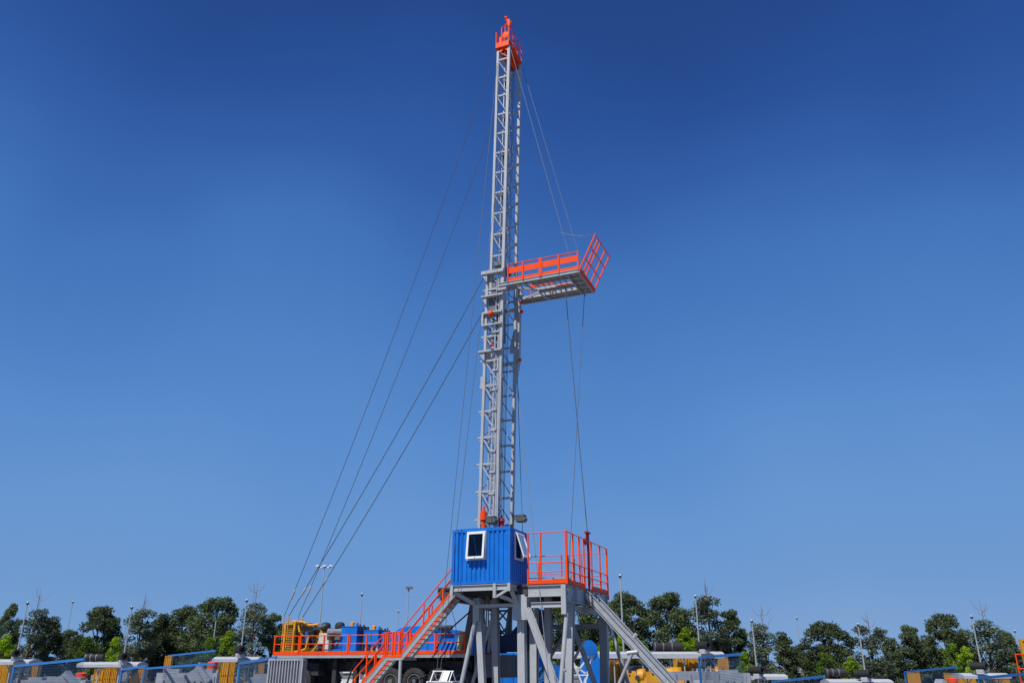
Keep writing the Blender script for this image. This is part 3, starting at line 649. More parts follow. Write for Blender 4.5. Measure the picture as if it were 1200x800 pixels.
mb = MB(); mb.box((-.1, 4.2, rz - .02), (2.06, 4.62, rz + .02)); mb.box((-.1, 4.2, rz - .12), (2.06, 4.24, rz - .022)); mb.box((-.1, 4.58, rz - .12), (2.06, 4.62, rz - .022)); mb.build('diving_board', 'steel', plat)
mb = MB()
for k in range(6): mb.bar((.1 + k * .33, 3.64, rz - .01), (.1 + k * .33, 4.12, rz - .01), .06, .09)
for k in range(6): mb.bar((.1 + k * .33, 4.7, rz - .01), (.1 + k * .33, 5.12, rz - .01), .06, .09)
mb.build('finger', 'steel', plat)
for k in range(9): MB().box((-1.2 + k * .36, 3.10, rz - .05), (-1.15 + k * .36, 3.60, rz + .058)).build('walkway_rib', 'steel', plat)
for k in range(5): MB().box((2.16, 3.12 + k * .6, rz - .05), (2.72, 3.18 + k * .6, rz + .058)).build('walkway_rib', 'steel', plat)
mb = MB(); mb.bar((-.1, 3.62, rz - .02), (2.06, 3.62, rz - .02), .06, .12); mb.bar((-.1, 5.14, rz - .02), (2.06, 5.14, rz - .02), .06, .12); mb.bar((-1.2, 3.66, rz - .04), (-.1, 4.2, rz - .04), .07, .1); mb.bar((-.1, 4.66, rz - .04), (-1.3, 5.2, rz - .04), .07, .1); mb.build('inner_beam', 'steel', plat)
mb = MB(); mb.box((1.1, 4.16, rz - .10), (2.0, 4.19, rz - .05)); mb.build('finger_latch', 'orange', plat)
for b0, b1 in ((3.07, 4.2), (4.62, 5.75)):
    mb = MB(); mb.path([(-.55, 3.1, rz - .05), (-.35, 3.3, rz - .18), (-.15, 3.9, rz - .2), (-.05, 4.25, rz - .12)] if b0 < 4 else [(-.05, 4.6, rz - .12), (.05, 5.1, rz - .2), (.2, 5.7, rz - .1)], .06, 8); mb.build('knee_brace', 'steel', plat)
mb = MB(); mb.bar((-.75, 5.05, rz + .1), (-.75, 5.05, rz + .75), .07); mb.bar((.55, 5.05, rz + .0), (.55, 5.05, rz + .75), .07); mb.box((-.75, 5.02, rz + .55), (.5, 5.08, rz + .68)); mb.prism([(-.75, 5.0, rz + .3), (-.75, 5.0, rz + .7), (-.3, 5.0, rz + .7)], (0, .1, 0)); mb.build('inner_guard', 'orange', plat)
# near-side railing with filled panels
z0 = rz + .1
for a0, a1 in ((-1.36, .55), (.66, 2.80)):
    mb = MB(); b = 3.0
    mb.tube((a0, b, z0 + 1.08), (a1, b, z0 + 1.08), .03, 6); mb.box((a0, b - .02, z0 + .5), (a1, b + .0, z0 + .86)); mb.box((a0, b - .025, z0), (a1, b + .005, z0 + .2))
    r = mb.build('railing', 'orange', plat)
    for t in (0, .48, 1):
        c = a0 + (a1 - a0) * t; MB().bar((c, b - .05, z0 - .05), (c, b - .05, z0 + 1.1), .07, .06, up=(0, 1, 0)).build('post', 'orange', r)
MB().box((.56, 2.93, z0 - .05), (.65, 3.05, z0 + 1.12)).build('panel_hinge', 'orange', plat)
# tilted end gate
e0, e1 = Vector((2.90, 3.0, rz + .13)), Vector((2.90, 5.8, rz + .13)); up = Vector((.94, .0, 1.9))
mb = MB()
for t in (.0, .32, .66, 1): mb.tube(e0 + up * t, e1 + up * t, .03, 6)
gt = mb.build('end_gate', 'orange', plat)
for t in (0, .2, .36, .7, 1): c = e0.lerp(e1, t); MB().bar(c, c + up * 1.0, .07).build('post', 'orange', gt)
mb = MB(); mb.box((2.87, 2.97, rz - .08), (2.905, 5.83, rz + .12)); mb.build('toe_board', 'orange', plat)
mb = MB(); mb.prism([(2.75, 5.75, rz + .12), (2.2, 5.75, rz + .12), (2.3, 5.75, rz + .45), (2.65, 5.75, rz + .6)], (0, .04, 0)); mb.build('corner_plate', 'orange', plat)
mb = MB(); mb.tube((-1.9, 3.3, rz - .1), (-1.3, 3.1, rz - .05), .1, 8); mb.box((-2.1, 3.0, rz - .3), (-1.5, 3.3, rz + .05)); mb.build('hinge_bracket', 'steel', plat)
# floodlights
for a, b, z, rz_ in ((-2.35, 3.0, 8.42, 0), (-1.45, 4.8, 8.72, 0)):
    mb = MB(); mb.box((a - .32, b - .22, z), (a + .32, b + .22, z + .07)); mb.prism([(a - .30, b - .2, z), (a + .30, b - .2, z), (a + .40, b - .2, z - .14), (a + .30, b - .2, z - .30), (a - .12, b - .2, z - .30)], (0, .4, 0))
    fl = mb.build('floodlight', 'steel2', ms)
    mb = MB(); mb.box((a - .10, b - .225, z - .27), (a + .30, b - .205, z - .04)); mb.build('lens', 'lampglass', fl)
    mb = MB(); mb.bar((a - .3, b, z - .02), (a - .45, b + .1, z - .5), .05); mb.build('bracket', 'yellow', fl)
# orange tools standing behind the cabin
mb = MB(); mb.tube((-2.64, 2.85, FZ), (-2.64, 2.85, 8.3), .115, 12); mb.lathe((-2.64, 2.85, 8.3), (0, 0, 1), [(0, .115), (.0, .18), (.4, .18), (.4, .11), (.48, .11), (.48, .06), (.7, .06)], 12)
rigmesh(mb, 'hydraulic_tong_post', 'orange', 'orange post with thicker cap standing behind the blue cabin, left of the mast', 'post', (-2.64, 2.85, FZ))
mb = MB(); mb.lathe((-1.97, 3.6, FZ), (0, 0, 1), [(0, .08), (2.4, .08), (2.5, .18), (3.15, .18), (3.2, .13), (3.35, .15), (3.4, .19), (3.55, .16), (3.6, .05), (3.75, .04)], 14)
rigmesh(mb, 'gas_cylinder', 'red', 'dark red cylinder hanging right of the orange post at the mast foot', 'cylinder', (-1.97, 3.6, FZ))

# ================================================================== PIPE SLIDE
sl = rig('pipe_slide', 'grey twin-beam pipe slide sloping from the drill floor down to the right', 'pipe slide', (4.3, 4.4, 0))
for b in (3.75, 4.85):
    mb = MB(); mb.ibeam((2.42, b, 4.62), (6.75, b, -.0), .22, .36, .03); mb.bar((2.42, b, 4.62), (6.75, b, 0), .20, .2); mb.build('side_beam', 'galv', sl)
mb = MB(); mb.bar((2.44, 4.3, 4.50), (6.7, 4.3, -.04), .9, .04); mb.build('slide_plate', 'steel2', sl)
for t in (.2, .4, .6, .8):
    c = Vector((2.42, 3.85, 4.55)).lerp(Vector((6.75, 3.85, 0)), t); MB().bar(c, c + Vector((0, .95, 0)), .08).build('cross_member', 'steel', sl)
mb = MB(); mb.tube((4.6, 3.55, 2.0), (3.55, 3.55, .0), .08, 10); mb.tube((4.85, 3.55, 2.0), (4.35, 3.55, 1.95), .1, 10); mb.build('prop', 'galv', sl)
mb = MB(); mb.tube((4.65, 3.7, 2.62), (4.8, 3.7, 2.78), .09, 8); mb.build('lug', 'galv', sl)
# hoist post with pulley on the floor edge
hp = rig('hoist_post', 'slim dark red hoist post with pulley standing above the right floor rail', 'hoist post', (2.46, 4.14, FZ))
mb = MB(); mb.bar((2.46, 4.14, FZ - .1), (2.46, 4.14, 7.55), .09); mb.bar((2.46, 4.3, FZ + .2), (2.46, 4.3, 7.55), .05); mb.box((2.38, 3.8, 7.52), (2.54, 4.4, 7.6)); mb.build('post', 'red', hp)
mb = MB(); mb.lathe((2.40, 3.86, 7.1), (1, 0, 0), [(0, .05), (.02, .19), (.06, .15), (.1, .19), (.12, .05)], 16); mb.tube((2.46, 3.86, 7.25), (2.46, 3.9, 7.52), .03); mb.build('pulley', 'red', hp)

# ================================================================== ROPES
def rope(name, pts, label, m='rope', r=.016, sag=0, cat='wire rope', extra=None, group=None, n=14):
    P_ = []
    p, q = Vector(pts[0]), Vector(pts[-1])
    for i in range(n + 1):
        t = i / n; c = p.lerp(q, t); c.z -= sag * 4 * t * (1 - t); P_.append(c)
    mb = MB(); mb.path(P_, r, 6)
    o = bpy.data.objects.new(name, None); COL.objects.link(o); b = q if p.z > q.z else p
    o.location = RM @ b; o.rotation_euler = (0, 0, RZ); BASE[o.name] = b; tag(o, label, cat, group)
    mb.build('rope', m, o)
    if extra:
        for t in extra:
            k = int(t * n); d = (P_[k + 1] - P_[k]).normalized(); c = P_[k].lerp(P_[k + 1], t * n - k)
            MB().lathe(c - d * .3, d, [(0, .02), (.1, .055), (.5, .055), (.6, .02)], 8).build('turnbuckle', 'galv', o)
    return o
GA, GB = (-14.25, 2.75, 0), (-14.25, 4.05, 0)
mb = MB()
for a, b in ((GA[0] - .05, GA[1]), (GA[0] + .25, GA[1]), (GB[0] - .1, GB[1]), (GB[0] + .2, GB[1])): mb.bar((a, b, DZ), (a, b, 3.9), .04)
mb.build('guy_anchor', 'yellow', tk)
Gg = 'guy lines to the truck front'
rope('guy_line', [mp(-.5, -1.05, 38.5), (GA[0] - .05, GA[1], 3.9)], 'upper guy line from crown to truck, outermost at left', sag=.9, extra=(.965,), group=Gg)
rope('guy_line', [mp(-.5, 1.0, 37.6), (GB[0] - .1, GB[1], 3.9)], 'second guy line from the left along the sky, from crown to truck', sag=.8, extra=(.955,), group=Gg)
rope('guy_line', [mp(-.68, -1.1, 22.45), (GA[0] + .25, GA[1], 3.9)], 'guy line from the collar below the racking platform, third from the left at mid height', sag=.35, r=.02, extra=(.93,), group=Gg)
rope('guy_line', [mp(-.70, -1.1, 20.2), (GB[0] + .2, GB[1], 3.9)], 'lowest and rightmost of the guy lines, leaving the mast below the collar', sag=.35, r=.02, extra=(.88,), group=Gg)
rope('hanger_line', [mp(.5, 1.05, 38.6), (2.6, 5.6, rz + .1)], 'bright line from crown to the outer far edge of the racking platform', 'ropel', .018)
rope('hanger_line', [mp(.45, -.9, 38.6), (2.45, 3.3, rz + .1)], 'bright line from crown to the near edge of the racking platform, left of its twin', 'ropel', .017)
rope('tag_line', [(1.75, 3.15, 24.2), tuple(e0 + up)], 'short slack line from hanger line to the top of the tilted end gate', 'ropel', .014, sag=.15, n=8)
hl = rope('hoist_line', [(2.5, 5.1, rz - .1), (2.05, 2.1, FZ)], 'pale hoist line from the outer swivel of the racking platform slanting left to the floor', r=.016)
MB().tube((2.5, 5.1, rz - .15), (2.5, 5.07, rz - .6), .05, 8).build('swivel', 'galv', hl)
rope('hoist_line', [(1.55, 4.4, rz - .1), (2.46, 4.14, 7.6)], 'dark hoist line from the racking platform middle slanting right to the red pulley post', r=.02)
rope('slack_line', [mp(.52, 1.1, 16.5), (2.1, -.6, 0)], 'line from the mast right leg slanting in front of the floor railing to the ground', 'ropel', .018, sag=-.1)
rope('cathead_line', [mp(.5, 1.15, 17.0), (-1.25, 5.0, FZ)], 'dark line falling close along the right mast leg to the floor behind the cabin', r=.016)
rope('winch_line', [mp(-.4, -.9, 38.5), (-2.85, -1.4, 1.22)], 'winch line from crown to the white cage, left of two', r=.014, n=20, group='winch lines left of the cabin')
rope('winch_line', [mp(.0, .2, 38.5), (-2.70, -1.35, 1.22)], 'winch line from crown to the white cage, right of two', r=.014, n=20, group='winch lines left of the cabin')

# ================================================================== THINGS AROUND THE TRUCK
cg = rig('tool_cage', 'white gabled steel tube cage standing on the ground beside the truck', 'cage', (-2.5, -1.4, 0))
mb = MB(); a0, a1, b0, b1 = -3.15, -1.95, -1.7, -1.05
pts = [(a0, b0), (a1, b0), (a1, b1), (a0, b1)]
for a, b in pts: mb.bar((a, b, 0), (a, b, .78), .05)
for z in (.05, .78):
    for i in range(4): mb.bar((*pts[i], z), (*pts[(i + 1) % 4], z), .045)
bm_ = (b0 + b1) / 2
for a in (a0 + .15, (a0 + a1) / 2, a1 - .15):
    mb.bar((a, b0, .78), (a, bm_, 1.2), .04); mb.bar((a, b1, .78), (a, bm_, 1.2), .04)
mb.bar((a0 + .1, bm_, 1.2), (a1 - .1, bm_, 1.2), .045); mb.build('frame', 'white', cg)
mb = MB(); mb.prism([(a1 - .55, b0 + .0, .80), (a1 - .25, b0 + .0, .80), (a1 - .25, bm_, 1.19), (a1 - .55, bm_, 1.19)], (0, -.02, .01)); mb.build('panel', 'white', cg)
mb = MB(); mb.box((a0 + .15, b0 + .15, .06), (a0 + .5, b1 - .15, .62)); mb.build('load', 'steel2', cg)
ct = rig('shipping_container', 'grey corrugated container standing on the ground before the truck front', 'container', (-12.5, 1.6, 0))
mb = MB(); L0, L1, bf, bb, zt = -13.6, -11.5, .9, 1.25, 1.76
nr = 11; w = (L1 - L0 - .2) / nr
for i in range(nr):
    a = L0 + .1 + i * w
    prof = [(a, bf + .14), (a + .33 * w, bf + .14), (a + .5 * w, bf + .005), (a + .85 * w, bf + .005), (a + w, bf + .14)]
    for (x0, y0), (x1, y1) in zip(prof[:-1], prof[1:]): mb.add([(x0, y0, .12), (x1, y1, .12), (x1, y1, zt - .1), (x0, y0, zt - .1)], [(0, 1, 2, 3)])
mb.build('wall', 'contp', ct)
mb = MB(); mb.box((L0, bf, 0), (L1, bf + .1, .12)); mb.box((L0, bf, zt - .1), (L1, bf + .1, zt)); mb.box((L0, bf, .12), (L0 + .1, bf + .1, zt - .1)); mb.box((L1 - .1, bf, .12), (L1, bf + .1, zt - .1)); mb.build('frame', 'galv', ct)
mb = MB(); mb.box((L0, bf + .145, 0), (L1, bb, zt - .03)); mb.build('body', 'contp', ct)

# blue pump & lattice frame behind the substructure
bp = thing('mud_pump', 'bright blue pump unit behind the drill floor legs, low at the centre', 'pump', (P(641, 790, 58).x, 58, 0))
mb = MB(); mb.box((-1.0, -.7, .2), (.3, .7, 1.1)); mb.prism([(-1.0, -.72, 1.1), (.3, -.72, 1.1), (-.1, -.72, 1.9), (-.5, -.72, 1.9)], (0, 1.4, 0)); mb.build('body', 'blue', bp)
mb = MB(); mb.prism([(.35, -.6, .2), (1.3, -.6, .2), (1.3, -.6, 1.2), (.9, -.6, 1.35), (.35, -.6, 1.6)], (0, 1.2, 0)); mb.build('gear_case', 'blue2', bp)
mb = MB(); mb.box((-1.2, -.8, 0), (1.5, .8, .2)); mb.build('skid', 'steel2', bp)
mb = MB(); mb.lathe((-.6, -.8, 1.8), (0, 0, 1), [(0, .2), (.2, .3), (.4, .3), (.55, .1)], 14); mb.build('dampener', 'blue', bp)
mb = MB(); mb.tube((-.9, -.85, .4), (.2, -.85, .9), .05); mb.build('pipe', 'chassis', bp)
bt = thing('blue_tank', 'plain blue rectangular tank behind the centre legs of the drill floor', 'tank', (P(601, 790, 57).x, 57, 0))
mb = MB(); mb.box((-.8, -.6, .15), (.75, .8, 2.2)); mb.build('body', 'blue', bt)
mb = MB()
for x in (-.7, -.02, .66): mb.box((x - .04, -.65, .15), (x + .04, -.602, 2.2))
mb.build('rib', 'blue2', bt); mb = MB(); mb.box((-.9, -.7, 0), (.85, .9, .15)); mb.build('skid', 'steel2', bt)
tb = thing('travelling_block', 'blue tapered hoist block with rounded top, standing right of the centre legs', 'hoist block', (P(692, 790, 56).x, 56, 0))
mb = MB(); pf = [(-.5, .1), (.75, .1), (.75, .9), (.45, 2.4), (.35, 2.75), (.1, 2.95), (-.15, 2.95), (-.38, 2.75), (-.5, 2.4), (-.7, .9)]
mb.prism([(x, -.3, z) for x, z in pf], (0, .6, 0)); mb.build('body', 'blue', tb)
mb = MB(); mb.lathe((-.02, -.36, 2.2), (0, 1, 0), [(0, .1), (.02, .42), (.05, .42), (.06, .1)], 16); mb.build('sheave_cover', 'blue2', tb)
lf = thing('lattice_frame', 'white welded lattice frame standing beside the blue hoist block', 'frame', (P(684, 790, 53).x, 53, 0))
mb = MB(); q = [(-.75, 0), (-.75, 1.95), (.75, 1.95), (.3, 0)]
for y in (-.3, .35):
    mb.bar((-.75, y, 1.95), (.62, y, 1.95), .09); mb.bar((-.75, y, 1.95), (-.15, y, .45), .09); mb.bar((.58, y, 1.9), (.05, y, .5), .09); mb.bar((-.7, y, .0), (-.7, y, 1.9), .08); mb.bar((-.7, y, 1.55), (.1, y, 1.0), .07); mb.bar((.28, y, 1.9), (-.4, y, 1.05), .07); mb.bar((-.68, y, .9), (.2, y, .9), .07); mb.bar((-.15, y, .5), (-.3, y, 0), .12); mb.bar((.05, y, .5), (.2, y, 0), .12)
for z in (.9, 1.95): mb.bar((-.72, -.3, z + .05), (-.72, .35, z + .05), .07)
mb.build('frame', 'white', lf)
for u, Y, lab, w in ((388, 62, 'low pale steel skid seen under the truck, left of the lower stair', 2.3), (437, 60, 'low pale steel skid seen under the truck behind the lower stair', 1.3)):
    sk = thing('steel_skid', lab, 'skid', (P(u, 790, Y).x, Y, 0))
    mb = MB(); mb.box((-w, -.6, .25), (w, .6, .55)); mb.box((-w, -.5, .95), (w, .5, 1.25)); 
    for x in (-.9, -.3, .3, .9): mb.box((x * w - .06, -.45, .55), (x * w + .06, .45, .95)); mb.tube((x * w, -.7, .4), (x * w, -.7, 1.4), .07)
    mb.box((-w * .8, -.4, 1.3), (w * .4, .4, 1.62)); mb.build('frame', 'white', sk)
    mb = MB(); mb.box((-.4, -.9, .1), (.3, -.65, .75)); mb.build('valve_box', 'red', sk)

# ================================================================== BACKGROUND
def at(u, Y, v=775): 
    p = P(u, v, Y); return Vector((p.x, Y, g(p.x, Y)))
# --- canopies
def canopy(u0, u1, vtop, Y, label, posts, thick=.38, dip=.2, rot=0):
    p0, p1 = P(u0, vtop, Y), P(u1, vtop, Y); zt = p0.z; cx = (p0.x + p1.x) / 2; L = (p1.x - p0.x) / 2; z0 = g(cx, Y)
    t = thing('shelter', label, 'shelter', (cx, Y, z0), rot, 'grey roofed shelters'); h = zt - z0
    mb = MB(); n = 8; D = 2.2
    prof = []
    for i in range(n + 1):
        y = -D / 2 + D * i / n; prof.append((y, h - dip * (2 * i / n - 1) ** 2))
    bot = [(y, z - thick * .35) for y, z in prof][::-1]
    bot = [(-D / 2, h - dip - thick * .6)] + [] + [(D / 2, h - dip - thick * .6)]
    mb.prism([(-L, y, z) for y, z in prof] + [(-L, *bot[1]), (-L, *bot[0])], (2 * L, 0, 0)); mb.build('roof', 'offwhite', t)
    hb = h - dip - thick * .6
    for pu in posts:
        x = P(pu, vtop, Y).x - cx; mb = MB(); mb.bar((x, -.7, 0), (x, -.7, hb), .10)
        mb.bar((x, -.7, hb - .55), (x - .35, -.7, hb - .03), .06); mb.bar((x, -.7, hb - .55), (x + .35, -.7, hb - .03), .06); mb.build('post', 'galv', t)
    return t
canopy(-12, 43, 772, 74, 'grey roofed shelter at the left edge of the photo', (20, 31, 41))
canopy(98, 168, 775, 74, 'grey roofed shelter, second from the left, between two blue mesh fences', (107, 122, 146, 157))
canopy(254, 307, 769, 74, 'grey roofed shelter just left of the truck container', (260, 284, 296, 303))
canopy(630, 845, 763, 76, 'long pale roofed shelter behind the pipe slide, over yellow machines', (718, 730, 751, 783, 799, 823, 834), thick=.6)
canopy(876, 918, 789, 74, 'small grey roofed shelter right of the blue fence, below a black pipe', (884, 892, 905), thick=.4)
canopy(966, 1040, 795, 74, 'grey roofed shelter in the right half, second from the right edge', (975, 992, 1017, 1027))
canopy(1121, 1176, 788, 74, 'rightmost grey roofed shelter, near the right edge of the photo', (1127, 1151, 1163))
# --- black pipes on the shelter roofs
def blackpipe(u, vc, Y, rpx, label, L=1.3):
    c = P(u, vc, Y); r = .74 * rpx * Y / 1025
    t = thing('corrugated_pipe', label, 'pipe', (c.x, Y - .4, c.z - r), R(35), 'black corrugated pipes')
    mb = MB(); prof = []
    n = 10
    for i in range(n): prof += [(i * L / n, r), (i * L / n + L / n * .5, r), (i * L / n + L / n * .55, r * .88), (i * L / n + L / n * .95, r * .88)]
    mb.lathe((0, 0, r), (0, 1, 0), [(.25, r * .05), (.25, r * .55), (0, r * .6)] + prof + [(L, r * .5)], 20); mb.build('pipe', 'black', t)
    mb = MB(); mb.box((-r * .9, .2, -.3), (r * .9, L * .6, .06)); mb.build('saddle', 'offwhite', t)
blackpipe(23, 765, 72.6, 6, 'black corrugated pipe on the roof of the leftmost shelter')
blackpipe(149, 769, 72.6, 6, 'black corrugated pipe on the second shelter from the left')
blackpipe(286, 761, 72.6, 6.5, 'black corrugated pipe on the shelter beside the truck container')
blackpipe(829, 756, 74.6, 6.5, 'black corrugated pipe on the right end of the long pale shelter')
blackpipe(892, 785, 72.6, 6, 'black corrugated pipe on the small shelter right of the blue fence')
blackpipe(1018, 789, 72.6, 6, 'black corrugated pipe on the second shelter from the right edge')
blackpipe(1153, 780, 72.6, 6, 'black corrugated pipe on the rightmost shelter')
def piperoll(u0, u1, vc, Y, rpx, label):
    p0, p1 = P(u0, vc, Y), P(u1, vc, Y); r = rpx * Y / 1025; L = p1.x - p0.x
    t = thing('pipe_roll', label, 'pipe', (p0.x, Y, p0.z - r), 0, 'black pipe rolls lying on shelter roofs')
    mb = MB(); n = int(L / .22); prof = [(0, r * .3)]
    for i in range(n): prof += [(i * L / n, r), (i * L / n + .14, r), (i * L / n + .16, r * .88), (i * L / n + .2, r * .88)]
    mb.lathe((0, 0, r), (1, 0, 0), prof + [(L, r * .3)], 16); mb.build('pipe', 'black', t)
    for x in (.05, L * .3, L * .6): MB().lathe((x, 0, r), (1, 0, 0), [(0, r * .8), (.0, r * 1.03), (.1, r * 1.03), (.1, r * .8)], 16).build('strap', 'steel2', t)
piperoll(100, 122, 770, 74, 4, 'lying black pipe roll with pale straps on the second shelter from the left')
piperoll(766, 800, 757, 76, 4.5, 'lying black pipe roll with pale straps on the long pale shelter')
piperoll(967, 991, 787, 74, 4, 'lying black pipe roll on the second shelter from the right edge')
# --- yellow machines
def ycab(u0, u1, vtop, Y, label, tall=True):
    p0, p1 = P(u0, vtop, Y), P(u1, vtop, Y); cx = (p0.x + p1.x) / 2; w = (p1.x - p0.x) / 2; z0 = g(cx, Y); h = p0.z - z0
    t = thing('yellow_cabinet', label, 'machine', (cx, Y, z0), R(12), 'yellow machine cabinets under the shelters')
    mb = MB(); mb.box((-w, -.5, .1), (w, .6, h)); 
    for x in (-w * .9, -w * .3, w * .3, w * .9): mb.box((x - .03, -.54, .12), (x + .03, -.502, h - .05))
    mb.box((-w - .02, -.53, h), (w + .02, .63, h + .05)); mb.build('body', 'yellow', t)
    mb = MB(); mb.box((-w * .7, -.516, h * .48), (w * .8, -.501, h * .52)); mb.build('handle_bar', 'chassis', t)
    mb = MB(); mb.box((-w - .05, -.6, 0), (w + .05, .7, .1)); mb.build('skid', 'steel2', t)
for u0, u1, vt, lab in ((2, 8, 777, 'yellow machine cabinet at the left edge under the leftmost shelter, left of two'), (9, 13, 778, 'narrow yellow cabinet under the leftmost shelter, right of two'), (41, 47, 779, 'yellow cabinet behind the leftmost blue fence'),
                        (113, 123, 784, 'yellow cabinet under the second shelter from the left, leftmost of three'), (125, 131, 783, 'yellow cabinet under the second shelter from the left, middle of three'), (133, 139, 783, 'yellow cabinet under the second shelter from the left, rightmost of three'), (164, 172, 783, 'yellow cabinet right of the second shelter from the left'),
                        (195, 202, 769, 'yellow cabinet in the middle of the left blue fences'), (253, 258, 775, 'yellow cabinet under the shelter beside the container, leftmost of three'), (261, 269, 775, 'yellow cabinet under the shelter beside the container, middle of three'), (271, 276, 775, 'yellow cabinet under the shelter beside the container, rightmost of three'), (304, 310, 777, 'yellow cabinet just left of the grey container'),
                        (700, 706, 776, 'narrow yellow cabinet behind the right drill floor leg'), (713, 722, 774, 'yellow cabinet right of the right drill floor leg, left of two'), (724, 731, 774, 'yellow cabinet right of the right drill floor leg, right of two'),
                        (791, 802, 770, 'tall yellow cabinet under the long pale shelter right of the pipe slide, leftmost of three'), (804, 810, 769, 'tall yellow cabinet under the long pale shelter right of the pipe slide, middle of three'), (811, 815, 769, 'narrow yellow cabinet under the long pale shelter right of the pipe slide, rightmost of three'), (844, 850, 770, 'yellow cabinet behind the blue fence right of the long shelter'),
                        (1124, 1130, 794, 'yellow cabinet under the rightmost shelter, left of two'), (1133, 1138, 794, 'yellow cabinet under the rightmost shelter, right of two'), (1111, 1113, 789, 'thin yellow post-like cabinet at the right blue fence'), (1067, 1073, 787, 'yellow cabinet at the left end of the right blue fence'), (1172, 1178, 795, 'yellow cabinet at the right blue fence, right of the rightmost shelter')):
    ycab(u0, u1, vt, 78, lab)
# lower yellow engines
def yengine(u0, u1, vtop, Y, label):
    p0, p1 = P(u0, vtop, Y), P(u1, vtop, Y); cx = (p0.x + p1.x) / 2; w = (p1.x - p0.x) / 2; z0 = g(cx, Y); h = p0.z - z0
    t = thing('yellow_engine', label, 'machine', (cx, Y, z0), R(-8))
    mb = MB(); mb.box((-w, -.6, .15), (w * .1, .6, h * .72)); mb.lathe((w * .35, -.1, h * .55), (1, 0, 0), [(-w * .25, .1), (-w * .25, h * .4), (w * .3, h * .43), (w * .5, h * .3), (w * .62, .1)], 18); mb.box((w * .1, -.5, .15), (w, .5, h * .5)); mb.box((-w * .4, -.3, h * .72), (w * .0, .3, h * .86)); mb.box((w * .3, -.2, h * .9), (w * .8, .3, h)); mb.tube((w * .85, -.3, h * .5), (w * .85, -.3, h), .09); mb.tube((-w * .8, -.4, h * .7), (-w * .8, -.4, h * .95), .07); mb.build('body', 'yellow', t)
    mb = MB(); mb.lathe((w * .12, -.62, h * .45), (0, 1, 0), [(0, .05), (0, h * .16), (.1, h * .16)], 14); mb.box((-w * .7, -.63, h * .55), (-w * .55, -.602, h * .66)); mb.build('flywheel', 'chassis', t)
    mb = MB(); mb.box((-w * 1.02, -.7, 0), (w * 1.02, .7, .15)); mb.build('skid', 'steel2', t)
yengine(733, 757, 783, 70, 'low yellow engine left of the pipe slide prop')
yengine(757, 800, 781, 72, 'larger yellow engine block behind the pipe slide, under the long shelter')
yengine(27, 36, 789, 74, 'small yellow machine behind the leftmost blue fence')
yengine(153, 163, 788, 74, 'small yellow machine below the second shelter from the left')
yengine(291, 303, 786, 74, 'small yellow machine just left of the container, under the shelter')
yengine(831, 842, 780, 74, 'small yellow machine behind the mesh at the right end of the long shelter')
# --- blue mesh fences
def fence(u0, v0, Y0, u1, v1, Y1, label, endpost=True):
    a, b = P(u0, v0, Y0), P(u1, v1, Y1); ga, gb = g(a.x, a.y), g(b.x, b.y)
    base = Vector((a.x, a.y, min(ga, gb)))
    t = thing('mesh_fence', label, 'fence', base, 0, 'blue mesh fence panels')
    A_ = Vector((0, 0, a.z - base.z)); B_ = b - base; L = Vector((B_.x, B_.y, 0)).length
    A0_ = Vector((0, 0, ga - base.z)); B0_ = Vector((B_.x, B_.y, gb - base.z))
    mb = MB(); mb.bar(A_, B_, .10, .14); mb.bar(A0_ + Vector((0, 0, .1)), B0_ + Vector((0, 0, .1)), .06, .06); mb.build('rail', 'fenceblue', t)
    n = max(1, int(L / 6.0))
    for i in range(1):
        k = i / n; MB().bar(A0_.lerp(B0_, k), A_.lerp(B_, k) - Vector((0, 0, .05)), .13 if i == 0 else .08, .10).build('post', 'fenceblue', t)
    mb = MB(); nv = int(L / .16)
    for i in range(nv):
        k = (i + .5) / nv; mb.bar(A0_.lerp(B0_, k), A_.lerp(B_, k), .009)
    hh = max(A_.z - A0_.z, B_.z - B0_.z); nh = int(hh / .16)
    for i in range(1, nh):
        k = i / nh; mb.bar(A0_.lerp(A_, k), B0_.lerp(B_, k), .009)
    mb.build('wire_mesh', 'mesh', t)
fence(17, 780, 58, 99, 772, 46, 'blue mesh fence panel at the far left, before the leftmost shelter')
fence(143, 784, 58, 172, 780, 54, 'short blue mesh fence panel with thick end post, under the second shelter from the left', )
fence(170, 783, 64, 252, 777, 55, 'low blue mesh fence panel running behind grey castings left of the truck')
fence(197, 768, 80, 253, 762, 70, 'higher blue mesh fence panel in front of the dark trees left of the truck')
fence(281, 777, 56, 324, 770, 44, 'blue mesh fence panel ending at the grey container')
fence(819, 770, 56, 869, 766, 46, 'blue mesh fence panel with thick post right of the long pale shelter')
fence(905, 798.5, 58, 966, 792, 48, 'low blue mesh fence panel in the right half, beside the second shelter from the right')
fence(1060, 787, 74, 1121, 781, 62, 'blue mesh fence panel before the trees, left of the rightmost shelter')
fence(1147, 794, 56, 1215, 788, 46, 'blue mesh fence panel at the right edge of the photo')
